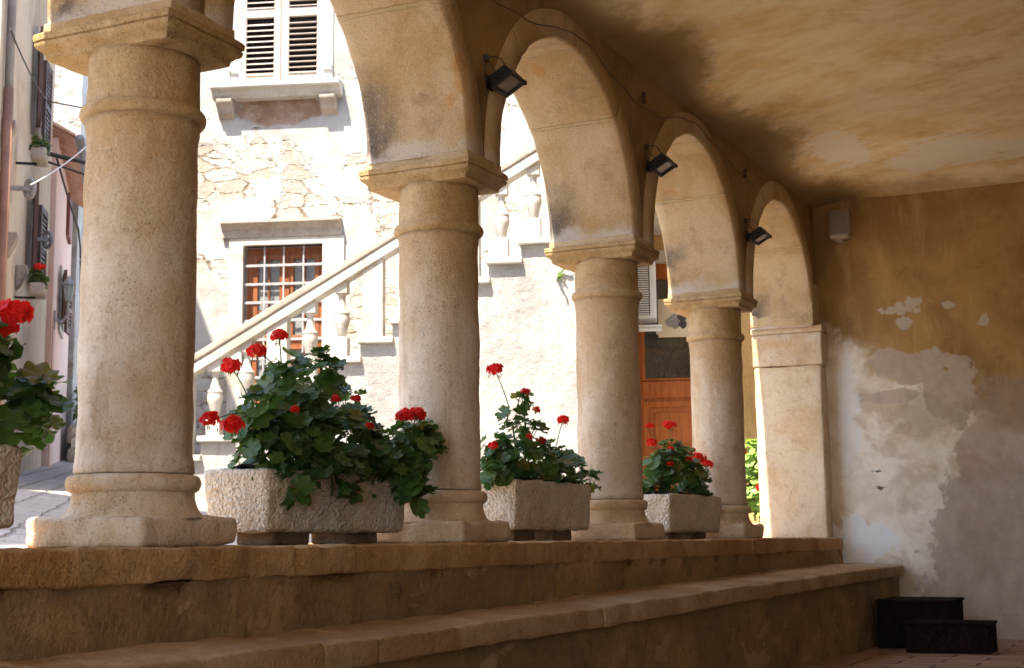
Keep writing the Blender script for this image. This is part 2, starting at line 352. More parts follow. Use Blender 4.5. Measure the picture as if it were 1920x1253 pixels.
def m_facade():
    N = NT('rubble_facade'); N.co(); X, Y, Z = N.xyz()
    wob = N.mix(.06, N._co, N.noise(4, 4, color=True))
    wv = N.scale(N.mix(.10, N._co, N.noise(3.5, 5, .65, color=True)), (3.1, 3.1, 8.0))
    ed = N.vor(1, 'DISTANCE_TO_EDGE', wv, .55); cell = N.vor(1, 'F1', wv, .55, 'Color')
    gap = N.step(N.math('MULTIPLY_ADD', N.math('SUBTRACT', N.noise(11, 5, .75), .47), .55, ed), .0, .07)
    sc = N.node('ShaderNodeSeparateColor'); N.put(sc.inputs[0], cell)
    st = N.mix(sc.outputs[0], (.42, .39, .345), (.34, .28, .22))
    st = N.mix(N.step(N.noise(7, 5, .7), .4, .75, 0, .7), st, (.44, .41, .37))
    jt = N.mix(N.step(N.noise(3.2, 4, .6), .45, .62), (.44, .36, .26), (.18, .115, .06)); st = N.mix(gap, jt, st)
    m = N.noise(1.15, 6, .66, .5); band = N.ell(X, Z, -.1, 3.75, 1.7, .55, m, .35, .3)
    mk = N.step(N.math('MULTIPLY_ADD', band, .085, m), .525, .60)
    pl = N.mix(N.step(N.noise(2.5, 5, .6, .3), .4, .68), (.42, .405, .38), (.29, .27, .245))
    pl = N.mix(N.step(N.noise(6, 5, .7), .6, .75, 0, .5), pl, (.40, .33, .25))
    c = N.mix(mk, pl, st)
    us = N.math('MULTIPLY', N.ell(X, Z, -.1, 4.58, .47, .17, N.noise(5, 5, .7), .25, .1), N.step(N.math('ABSOLUTE', N.math('ADD', X, .1)), .5, .46))  # brown stones between the corbels, with the sill's shadow painted in
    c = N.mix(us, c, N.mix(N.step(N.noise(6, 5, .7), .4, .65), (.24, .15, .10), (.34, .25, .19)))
    h = N.math('MULTIPLY', gap, .7)
    h = N.math('MULTIPLY_ADD', N.noise(14, 5, .7), .5, h)
    h2 = N.math('MULTIPLY_ADD', N.noise(10, 5, .6), .25, 1.0)
    hh = N.node('ShaderNodeMix'); N.put(hh.inputs[0], mk); N.put(hh.inputs[2], h2); N.put(hh.inputs[3], h)
    return N.out(c, .92, N.bump(hh.outputs[0], 1, .045), .2)
M['facade'] = m_facade()
M['block'] = stone('stained_block_stone', (.30, .22, .15), (.22, .15, .09), (.10, .07, .05), 4, 9, (.4, .6), .5, .02, True, None, .4, .4)
M['white_render'] = stone('white_render', (.40, .39, .37), (.30, .285, .265), (.24, .22, .19), 1.4, 6, (.42, .64), .2, .03, False, None, .4, .15)
M['white_stone'] = stone('white_dressed_stone', (.50, .475, .43), (.38, .335, .275), (.28, .23, .17), 2, 9, (.45, .66), .2, .006, False, None, .2, .15)
M['grey_stone'] = stone('weathered_grey_stone', (.40, .345, .29), (.31, .255, .205), (.18, .145, .115), 3, 9, (.42, .64), .3, .008, False, None, .3, .3)
M['ochre_wall'] = stone('ochre_render', (.50, .33, .14), (.42, .26, .095), (.28, .165, .07), 1.5, 5, (.42, .64), .1, .012, False, None, .35, .15)
M['beige_wall'] = stone('beige_render', (.66, .55, .42), (.56, .44, .32), (.38, .29, .2), 1.0, 4, (.42, .62), .2, .03, False, None, .5, .2)
M['pink_wall'] = stone('pink_render', (.72, .48, .40), (.66, .50, .44), (.5, .38, .33), .9, 4, (.42, .64), .1, .02, False, None, .35, .1)
M['lilac_wall'] = stone('lilac_render', (.56, .54, .58), (.52, .46, .46), (.38, .34, .36), .9, 4, (.42, .64), .1, .02, False, None, .35, .1)
M['rust_trim'] = stone('salmon_render', (.55, .32, .24), (.48, .28, .2), (.35, .2, .15), 2, 6, (.42, .64), .1, .01)
M['oak'] = wood('orange_door_wood', (.42, .125, .022), (.27, .07, .011), (30, 30, 3), .42)
M['window_wood'] = wood('brown_window_wood', (.30, .10, .032), (.19, .058, .018), (30, 30, 3), .5)
M['shutter'] = wood('bleached_shutter_wood', (.46, .39, .34), (.34, .27, .22), (30, 30, 2.5), .75)
M['brown_shutter'] = wood('brown_shutter_wood', (.15, .08, .06), (.09, .045, .035), (30, 30, 3), .6)
M['red_shutter'] = wood('red_brown_shutter_wood', (.22, .05, .04), (.15, .035, .03), (30, 30, 3), .6)
M['dark_wood'] = wood('blackened_wood', (.008, .005, .004), (.022, .012, .009), (4, 30, 30), .85)
M['iron'] = plain('dark_iron', (.03, .027, .027), .55, .3, 20, .6)
M['grey_iron'] = plain('grey_painted_iron', (.34, .32, .32), .55, .2, 20)
M['black'] = plain('black_lamp_paint', (.012, .011, .012), .45, .3, 30)
M['reflector'] = plain('lamp_reflector', (.55, .50, .44), .25, .2, 20, .6)
M['white_plastic'] = plain('white_plastic', (.62, .62, .60), .45, .05, 5)
M['beige_plastic'] = plain('beige_speaker_plastic', (.40, .33, .24), .5, .1, 5)
M['grille'] = plain('speaker_grille', (.20, .16, .115), .6, .2, 150)
M['cable'] = plain('cable_rubber', (.05, .042, .036), .6, .2, 30)
M['white_cable'] = plain('white_cable_sheath', (.7, .69, .67), .5, .1, 30)
M['zinc'] = plain('grey_downpipe', (.33, .34, .36), .5, .15, 5, .4)
M['terracotta'] = stone('terracotta_tile', (.55, .27, .16), (.62, .40, .28), (.35, .2, .14), 5, 12, (.4, .62), .1, .006)
M['soil'] = plain('potting_soil', (.035, .024, .016), .95, .4, 30, 0, .02)
M['dark_interior'] = plain('dark_room', (.02, .018, .016), .9, .2, 3)
M['curtain'] = plain('pale_curtain', (.5, .46, .4), .9, .2, 9)
M['stem'] = plain('green_stem', (.10, .17, .045), .6, .3, 20)
M['poster'] = plain('cream_poster_paper', (.62, .55, .38), .7, .06, 4)
M['ink'] = plain('dark_poster_ink', (.05, .05, .055), .7, .2, 40)
M['grey_ink'] = plain('grey_poster_ink', (.26, .25, .23), .7, .3, 60)
M['teal_lamp'] = plain('pale_green_lamp_paint', (.35, .43, .42), .5, .1, 10)
def m_glass():
    N = NT('window_glass'); N.co(); N.p.inputs['Transmission Weight'].default_value = .75; N.p.inputs['IOR'].default_value = 1.45
    return N.out((.75, .78, .78), .03, N.bump(N.noise(3, 2), .15, .01), .6)
M['glass'] = m_glass()
M['dark_glass'] = plain('dark_door_glass', (.018, .017, .016), .04, .2, 3, 0, .006, 1.0)
def m_trough():
    N = NT('chiselled_white_stone'); N.co(True)
    c = N.mix(N.step(N.noise(3, 5, .6), .4, .65), (.74, .66, .54), (.64, .54, .40))
    c = N.mix(N.step(N.noise(14, 5, .7), .55, .78, 0, .5), c, (.42, .34, .25))
    v = N.noise(1, 2, .5, .4, v=N.scale(N._co, (62, 62, 62), rot=(.4, .5, .3)))
    v2 = N.noise(1, 2, .5, .2, v=N.scale(N._co, (30, 90, 60), rot=(.2, .7, .5)))
    h = N.math('MULTIPLY_ADD', N.noise(9, 4, .6), .6, N.math('ADD', v, N.math('MULTIPLY', v2, .7)))
    c = N.mix(N.step(v, .46, .34, 0, .35), c, (.40, .33, .25))
    return N.out(c, .9, N.bump(h, 1, .024), .2)
M['trough'] = m_trough()
def m_cobble():
    N = NT('street_paving'); N.co()
    wob = N.mix(.12, N._co, N.noise(3, 5, .7, color=True))
    v = N.scale(wob, (1, 1, 1), rot=(0, 0, R(-38)))
    n = N.node('ShaderNodeTexBrick'); N.put(n.inputs['Vector'], v); n.inputs['Scale'].default_value = 1
    n.inputs['Brick Width'].default_value = .38; n.inputs['Row Height'].default_value = .24; n.inputs['Mortar Size'].default_value = .016; n.inputs['Mortar Smooth'].default_value = .7
    n.inputs['Color1'].default_value = (.64, .58, .52, 1); n.inputs['Color2'].default_value = (.52, .465, .42, 1); n.inputs['Mortar'].default_value = (.28, .23, .18, 1); n.offset = .4
    c = N.mix(N.step(N.noise(5, 5, .7), .45, .75, 0, .6), n.outputs['Color'], (.58, .51, .44))
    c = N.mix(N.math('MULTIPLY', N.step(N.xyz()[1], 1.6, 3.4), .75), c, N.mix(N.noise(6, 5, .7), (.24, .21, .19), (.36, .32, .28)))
    h = N.math('MULTIPLY_ADD', n.outputs['Fac'], -.8, N.math('MULTIPLY', N.noise(7, 6, .7), 1.4))
    return N.out(c, .8, N.bump(h, 1, .05), .3)
M['cobble'] = m_cobble()
def m_floor():
    N = NT('loggia_paving'); N.co()
    wob = N.mix(.03, N._co, N.noise(4, 4, color=True))
    n = N.node('ShaderNodeTexBrick'); N.put(n.inputs['Vector'], N.scale(wob, (1, 1, 1), rot=(0, 0, R(90)))); n.inputs['Scale'].default_value = 1
    n.inputs['Brick Width'].default_value = .5; n.inputs['Row Height'].default_value = .22; n.inputs['Mortar Size'].default_value = .012; n.inputs['Mortar Smooth'].default_value = .6
    n.inputs['Color1'].default_value = (.40, .26, .165, 1); n.inputs['Color2'].default_value = (.32, .20, .13, 1); n.inputs['Mortar'].default_value = (.09, .06, .04, 1)
    c = N.mix(N.step(N.noise(6, 5, .7), .45, .75, 0, .6), n.outputs['Color'], (.33, .23, .16))
    h = N.math('MULTIPLY_ADD', n.outputs['Fac'], -1.0, N.noise(9, 5, .6))
    return N.out(c, .75, N.bump(h, 1, .02), .35)
M['floor'] = m_floor()
def m_leaf(name, a, b, d):
    N = NT(name); N.co()
    g = N.node('ShaderNodeNewGeometry'); r = g.outputs['Random Per Island']
    c = N.mix(r, a, b); c = N.mix(N.step(N.math('FRACT', N.math('MULTIPLY', r, 37.7)), .93, .96, 0, .7), c, (.22, .17, .035)); c = N.mix(N.step(N.noise(22, 3), .5, .8, 0, .6), c, d)
    N.out(c, .42, N.bump(N.noise(40, 3), .4, .004), .45)
    t = N.node('ShaderNodeBsdfTranslucent'); N.put(t.inputs[0], N.mix(.5, c, (.16, .30, .03)))
    mx = N.node('ShaderNodeMixShader'); mx.inputs[0].default_value = .28
    o = N.t.nodes['Material Output']; N.t.links.new(N.p.outputs[0], mx.inputs[1]); N.t.links.new(t.outputs[0], mx.inputs[2]); N.t.links.new(mx.outputs[0], o.inputs[0])
    return N.m
M['leaf'] = m_leaf('geranium_leaf', (.030, .075, .018), (.085, .165, .035), (.12, .19, .05))
M['leaf_light'] = m_leaf('light_green_leaf', (.20, .34, .06), (.32, .46, .10), (.26, .42, .08))
M['leaf_dull'] = m_leaf('dull_green_leaf', (.06, .10, .03), (.11, .15, .05), (.09, .13, .05))
def m_petal():
    N = NT('red_petal'); N.co(); g = N.node('ShaderNodeNewGeometry')
    c = N.mix(g.outputs['Random Per Island'], (.70, .010, .010), (.88, .035, .02))
    N.out(c, .55, None, .25)
    t = N.node('ShaderNodeBsdfTranslucent'); N.put(t.inputs[0], c); mx = N.node('ShaderNodeMixShader'); mx.inputs[0].default_value = .4
    o = N.t.nodes['Material Output']; N.t.links.new(N.p.outputs[0], mx.inputs[1]); N.t.links.new(t.outputs[0], mx.inputs[2]); N.t.links.new(mx.outputs[0], o.inputs[0])
    return N.m
M['petal'] = m_petal()

# ------------------------------------------------------------------ loggia: arcade, columns, ceiling, end wall
X0, SP = 3.888, 2.159
YI, YO = -0.25, 0.30                 # inner and outer face of the arcade wall
ZS, RA, ZC = 1.82, 0.905, 2.93       # springing height, arch radius, ceiling height
XE = 12.60                           # end wall
cols_x = [X0+SP*i for i in (-2, -1, 0, 1, 2, 3)]
bays = [(cols_x[i]+SP/2, -RA, RA) for i in range(-1+1, 5)]
arcade = empty('arcade_wall', (0, 0, 0)); prop(arcade, 'brown plastered arcade wall of round arches carried by the stone columns', 'arcade')
NSEG = 40
def arch_pts(cx, r, a0=0, a1=math.pi, n=NSEG):
    return [(cx-r*math.cos(a0+(a1-a0)*k/n), ZS+r*math.sin(a0+(a1-a0)*k/n)) for k in range(n+1)]
centers = [X0+SP*(i+.5) for i in (-2, -1, 0, 1, 2)]
last_c = X0+SP*3.5                    # the last arch lands on the pilaster at the end wall
centers.append(last_c)
TOP = 7.0
RW = .155
# plaster body of the wall (outside of the arch rings), one strip grid per bay
mb = MB()
for cx in centers:
    po = arch_pts(cx, RA+RW, 0, math.pi, NSEG)
    pts = [(cx-SP/2, ZS)] + [(max(cx-SP/2, min(cx+SP/2, x)), z) for x, z in po] + [(cx+SP/2, ZS)]
    zs_up = [0, .25, .5, .75, 1]
    for y, fl in ((YI+.010, 0), (YO, 1)):
        top = ZC+.16 if fl == 0 else TOP
        vs = []; fs = []
        for (x, z) in pts:
            for t in zs_up:
                zz = z+(top-z)*t; vs.append((x, y+(.006*fbm((x, 0, zz), 2.5, 3) if fl == 0 else 0), zz))
        n = len(zs_up)
        for i in range(len(pts)-1):
            for k in range(n-1): fs.append((i*n+k, (i+1)*n+k, (i+1)*n+k+1, i*n+k+1))
        mb.add(vs, fs)
mb.build('wall_body', M['arcade'], arcade, True)
mb = MB().box(cols_x[0]-SP/2-.9, XE+.5, YI+.03, YO-.012, ZC+.17, TOP); mb.build('upper_wall', M['beige_wall'], arcade)
# stone arch rings, each with its own intrados
def make_ring(cx):
    mb = MB(); vs = []; fs = []; n = 64
    prof = [(RA+RW+.004, YI+.02), (RA+RW, YI-.004), (RA+.012, YI-.006), (RA+.002, YI+.008)] + [(RA, YI+.012+(YO-YI-.024)*k/10) for k in range(11)] + [(RA+.012, YO+.004), (RA+RW, YO+.006), (RA+RW+.004, YO-.02)]
    for k in range(n+1):
        a = math.pi*k/n
        for (r, y) in prof:
            x, z = -r*math.cos(a), r*math.sin(a)
            d = .010*fbm((x+cx, y, z), 2.2, 1)+.004*fbm((x+cx, y, z), 14, 5)
            edge = .006*fbm((x+cx, y, z), 22, 9) if r < RA+.02 else 0
            rr = r+(d if r < RA+.1 else 0)+edge
            vs.append((-rr*math.cos(a), y, rr*math.sin(a)))
    m = len(prof)
    for k in range(n):
        for j in range(m-1): fs.append((k*m+j, k*m+j+1, (k+1)*m+j+1, (k+1)*m+j))
    mb.add(vs, fs)
    return mb.build('arch_ring', M['ring'], arcade, True, loc=(cx, 0, ZS))
for cx in centers: make_ring(cx)
# impost blocks between the ring feet and the abacus
for cx in cols_x:
    w2 = SP/2-RA
    MB().rough((cx-w2-.004, cx+w2+.004, YI-.006, YO+.006, 1.780, ZS+.01), .008, .004, .05, cx).build('impost_block', M['ring'], arcade, 'auto')

def col_profile(lo=.30, hi=1.462):
    p = [(.195, .246), (.2005, .251), (.2005, .275), (.197, .29), (.194, .31)]
    for i in range(1, 24):
        t = i/24; p.append((.1935-.003*t*t, .31+(1.40-.31)*t))
    return p+[(.192, 1.41), (.196, 1.435), (.197, 1.462)]
def make_column(x, seed):
    t = empty('stone_column', (x, 0, 0))
    def worn(q, p):
        return q
    MB().rough((-.252, .252, -.252, .252, 0.002, .103), .022, .013, .03, seed, 7).build('plinth', M['base'], t, True)
    bp = [(.249, .096), (.238, .103), (.222, .118), (.211, .138), (.205, .160), (.204, .180)]+[(.203+.022*math.cos(q*math.pi/10-math.pi/2), .213+.029*math.sin(q*math.pi/10-math.pi/2)) for q in range(11)]+[(.196, .2435)]
    MB().lathe(bp, 64, amp=.006, seed=seed).build('base_moulding', M['base'], t, True)
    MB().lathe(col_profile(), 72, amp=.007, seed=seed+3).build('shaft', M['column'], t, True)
    rp = [(.190, 1.458), (.198, 1.462)]+[(.196+.021*math.cos(q*math.pi/10-math.pi/2), 1.489+.025*math.sin(q*math.pi/10-math.pi/2)) for q in range(11)]+[(.194, 1.516)]
    rp += [(.194-.002*i/8, 1.52+(1.70-1.52)*i/8) for i in range(1, 9)]
    MB().lathe(rp, 64, amp=.005, seed=seed+5).build('necking', M['capital'], t, True)
    # abacus: stack of square mouldings (cyma) swept round the rectangle
    prof = [(-.038, 1.694), (-.034, 1.697), (-.031, 1.712), (-.026, 1.718), (-.018, 1.726), (-.008, 1.732), (-.003, 1.742), (-.002, 1.752), (-.008, 1.756), (.001, 1.760), (.002, 1.780), (-.002, 1.785), (-.02, 1.787)]
    x0, x1, y0, y1 = -.214, .214, -.277, .327
    mb = MB(); vs = []; fs = []; ring = []
    nn = 12
    for (o, z) in prof:
        cs = [(x0-o, y0-o), (x1+o, y0-o), (x1+o, y1+o), (x0-o, y1+o)]
        for k in range(4):
            a, b = cs[k], cs[(k+1) % 4]
            for i in range(nn):
                q = i/nn; px, py = a[0]+(b[0]-a[0])*q, a[1]+(b[1]-a[1])*q
                cr = .006 if i == 0 else 0
                d = Vector((px, py-.02, 0)).normalized()*(.005*fbm((px, py, z*.6), 8, seed+9)-cr)
                vs.append((px+d.x, py+d.y, z+.003*fbm((px, py, 0), 6, seed)))
    m = 4*nn
    for i in range(len(prof)-1):
        for k in range(m): fs.append((i*m+k, i*m+(k+1) % m, (i+1)*m+(k+1) % m, (i+1)*m+k))
    fs += [tuple(range(m-1, -1, -1)), tuple(range((len(prof)-1)*m, len(prof)*m))]
    mb.add(vs, fs); mb.build('abacus', M['capital'], t, 'auto')
    return t
col_labels = {2: 'thick weathered stone column nearest the camera, at the left of the arcade',
              3: 'stone column between the large geranium trough and the middle trough',
              4: 'stone column between the middle geranium trough and the small far trough',
              5: 'slim looking far column in front of the orange wooden door, next to the end pilaster'}
for i, x in enumerate(cols_x):
    t = make_column(x, 1.7*i+.4)
    prop(t, col_labels.get(i, 'stone column of the arcade left of the picture'), 'column', 'columns of the arcade')

pil = empty('stone_pilaster', (12.5, 0, 0)); prop(pil, 'square pale stone pilaster where the last arch meets the peeling end wall', 'pilaster')
px0, px1 = -.10, .098
MB().rough((px0, px1, -.295, .30, -.01, 1.49), .02, .012, .06, 3, 4).build('shaft', stone('pilaster_stone', (.68, .55, .39), (.60, .43, .25), (.45, .25, .14), 2.2, 7, (.42, .62), .4, .012), pil, True)
MB().rough((px0-.012, px1, -.31, .312, 1.492, 1.775), .016, .008, .05, 8, 5).build('impost', M['base'], pil, True)
MB().rough((px0-.022, px1, -.318, .32, 1.777, 1.835), .01, .006, .05, 9, 5).build('impost_cap', M['base'], pil, True)
MB().rough((last_c+RA-12.5-.012, px1, YI-.008, YO+.004, 1.836, 2.2), .01, .006, .05, 9, 5).build('springer', M['ring'], pil, True)

def grid_sheet(nx, ny, fn):
    vs = [fn(i/nx, j/ny) for i in range(nx+1) for j in range(ny+1)]
    fs = [(i*(ny+1)+j, (i+1)*(ny+1)+j, (i+1)*(ny+1)+j+1, i*(ny+1)+j+1) for i in range(nx) for j in range(ny)]
    return vs, fs
XW = -4.0
YB = -5.4
mb = MB()
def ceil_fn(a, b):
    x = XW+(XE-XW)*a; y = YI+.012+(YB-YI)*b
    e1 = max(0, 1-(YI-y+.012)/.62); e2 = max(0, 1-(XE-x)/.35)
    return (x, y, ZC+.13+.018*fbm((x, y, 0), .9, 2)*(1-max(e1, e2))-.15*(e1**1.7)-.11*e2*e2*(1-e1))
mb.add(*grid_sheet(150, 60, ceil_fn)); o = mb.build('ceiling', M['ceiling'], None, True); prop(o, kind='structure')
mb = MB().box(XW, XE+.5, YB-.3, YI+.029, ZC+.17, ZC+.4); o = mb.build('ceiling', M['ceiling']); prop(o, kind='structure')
mb = MB()
mb.add(*grid_sheet(90, 70, lambda a, b: (XE+.010*fbm((0, a*5.5, b*4), 1.6, 5), YO-.03+(YB-YO+.03)*a, -.9+(ZC+.18+.9)*b)))
mb.box(XE+.04, XE+.5, YB-.3, YO-.02, -.9, ZC+.16)
o = mb.build('end_wall', M['end_wall'], None, True); prop(o, 'peeling ochre and grey plaster wall closing the far end of the arcade', 'wall')
o = MB().box(XW, XE+.5, YB-.3, YB, -.9, ZC+.165).build('unseen_back_wall', M['white_render']); prop(o, 'unseen back wall behind the camera, white to bounce light', 'wall')  # unseen wall kept white to bounce light up to the ceiling
mb = MB(); mb.add(*grid_sheet(120, 40, lambda a, b: (XW-1+(XE+.02-XW+1)*a, YB+(-.5-YB)*b, -.83+.006*fbm((a*14, b*5, 0), 2, 1)))); o = mb.build('floor', M['floor'], None, True); prop(o, kind='structure')

# parapet and bench
par = empty('stone_parapet', (0, 0, 0)); prop(par, 'long low parapet wall under the columns, rough cap stones over brown plaster', 'parapet')
xs = [-1.6, 1.2, 4.30, 6.42, 8.1, 9.9, 11.75, 12.59]
for i in range(len(xs)-1):
    s = 2.3*i
    MB().rough((xs[i]+.003, xs[i+1]-.003, -.375+.006*math.sin(i*5), .42, -.105, 0.0+.002*math.sin(i*3)), .010, .010, .035, s, 9).build('cap_stone', M['cap_stone'], par, True)
MB().rough((-1.6, 12.59, -.366, .40, -.86, -.100), .004, .014, .05, 2, 4).build('wall_body', M['parapet'], par, True)
ben = empty('stone_bench', (0, 0, 0)); prop(ben, 'long worn stone bench running along the foot of the parapet', 'bench')
def fy(x): q = max(0, min(1, (x-4.5)/7.5)); return -(.69+.20*q*q*(3-2*q))+.012*math.sin(x*2.1)*math.sin(x*.7)
def bz(x): q = max(0, min(1, (x-4.5)/7.5)); return -.055+.075*q*q*(3-2*q)
def bench_fn(s):
    def f(q, p):
        chip = 0
        if p.y < -.9: chip = max(0, fbm((p.x, 0, p.z*.3), 2.6, 11)-.30)*.045
        q = Vector(q); q.y = -.34+(q.y+.34)*(fy(p.x)+.34)/-.66
        if p.y < -.9: q.y += chip; q.z -= chip*.5+.004*abs(fbm((p.x, 0, 0), 3, 2))
        q.z += .004*fbm((p.x, p.y, 0), 3, 4)+bz(p.x)+(-.018*(p.y+.34)/-.66)
        return q
    return f
bx = [-1.6, 1.0, 2.9, 4.02, 4.36, 6.3, 8.4, 10.3, 12.59]
for i in range(len(bx)-1):
    MB().rough((bx[i]+.002, bx[i+1]-.002, -1.0, -.34, -.325, -.235+.003*math.sin(i*4)), .016, .006, .03, i*1.9, 5, bench_fn(i)).build('bench_slab', M['bench'], ben, True)
def base_fn(q, p):
    q = Vector(q); q.y = -.36+(q.y+.36)*(fy(p.x)+.04+.36)/-.602; q.z += bz(p.x)-.006 if p.z > -.4 else 0; return q
MB().rough((-1.6, 12.585, -.962, -.36, -.86, -.322), .008, .016, .07, 5, 3, base_fn).build('bench_base', M['parapet'], ben, True)

# ------------------------------------------------------------------ troughs and geraniums
def make_trough(x0, x1, yf, z0, z1, seed, label, group='stone troughs on the parapet'):
    t = empty('stone_trough', ((x0+x1)/2, yf+.16, 0)); prop(t, label, 'planter', group)
    L = (x1-x0)/2
    def taper(q, p):
        q = Vector(q); k = (z1-p.z)/(z1-z0); q.x *= 1-.035*k; q.y *= 1-.10*k; return q
    mb = MB(); mb.rough((-L, L, -.16, .16, z0, z1), .019, .010, .022, seed, 11, taper)
    mb.build('trough_body', M['trough'], t, True)
    mb = MB(); mb.add(*grid_sheet(24, 8, lambda a, b: ((a-.5)*1.86*L, (b-.5)*.26, z1+.006+.02*fbm((a*6, b*2, 0), 2, seed)+.012*math.sin(a*3.14)*math.sin(b*3.14)))); mb.build('soil', M['soil'], t, True)
    for sx in (-.52, .46):
        o = MB().rough((-.125, .125, -.09, .09, .003, z0+.004), .012, .008, .04, seed+sx, 8).build('support_block', M['block'], None, True, loc=((x0+x1)/2+sx*L, yf+.16, 0))
        prop(o, None, 'stone block', 'stone blocks under the troughs')
        o['label'] = ('left' if sx < 0 else 'right')+' grey stone block under the '+{'n': 'cropped trough at the left edge', 'b': 'large geranium trough', 'm': 'middle geranium trough', 's': 'small far trough'}[label_key]
    return t
label_key = 'n'; make_trough(2.34, 3.335, -.05, .066, .312, 1, 'rough stone trough cut off by the left edge of the picture')
label_key = 'b'; make_trough(4.60, 5.68, -.05, .052, .298, 2, 'large rough chiselled stone trough right of the nearest column')
label_key = 'm'; make_trough(6.78, 7.80, -.05, .062, .326, 3, 'rough stone trough between the second and third columns')
label_key = 's'; make_trough(8.95, 10.03, -.12, .050, .300, 4, 'farthest stone trough, short in view, in front of the far column')

LOBES = 7
def leaf_geo(rng, r, cup, fold):
    """round scalloped geranium leaf around the origin, normal +Z, petiole at the notch (-X side)"""
    n = 36; vs = [(-.12*r, 0, -.10*r)]; fs = []
    for ring, k in ((.5, 0), (1.0, 1)):
        for i in range(n):
            a = -math.pi+.16+(2*math.pi-.32)*i/(n-1)
            sc = 1+.22*k*abs(math.sin(a*LOBES/2+.3))**.7+.04*k*math.sin(a*29)-.16*k
            rr = r*ring*sc*(1-.10*math.cos(a+math.pi)*k)
            x, y = rr*math.cos(a), rr*math.sin(a)
            z = cup*r*ring**2*(.5+.5*math.sin(a*3+fold*5)*.6)+fold*abs(y)*.5-.08*r*(1-ring)+.09*r*k*math.sin(a*7)
            vs.append((x, y, z))
    for i in range(n-1):
        fs.append((0, 1+i, 2+i)); fs.append((1+i, 1+n+i, 2+n+i, 2+i))
    return vs, fs
def orient(nrm, spin, rng):
    nrm = nrm.normalized(); q = nrm.to_track_quat('Z', 'Y').to_matrix(); return q @ Matrix.Rotation(spin, 3, 'Z')
def floret(mb, pos, nrm, r, rng):
    m = orient(nrm, rng.uniform(0, 6.28), rng)
    for k in range(5):
        a = 2*math.pi*k/5+rng.uniform(-.15, .15); ca, sa = math.cos(a), math.sin(a); wv = r*rng.uniform(.50, .66); L = r*rng.uniform(.9, 1.1); up = rng.uniform(.05, .35)*r
        pts = [(0, 0, 0), (L*.5, -wv*.8, up*.5), (L*.92, -wv*.6, up), (L*1.05, 0, up*.7), (L*.92, wv*.6, up), (L*.5, wv*.8, up*.5)]
        mb.add([pos+m @ Vector((x*ca-y*sa, x*sa+y*ca, z)) for x, y, z in pts], [(0, 1, 2, 3), (0, 3, 4, 5)])
def bez(a, b, c, n=8):
    return [a*(1-t)**2+b*2*t*(1-t)+c*t*t for t in [i/n for i in range(n+1)]]
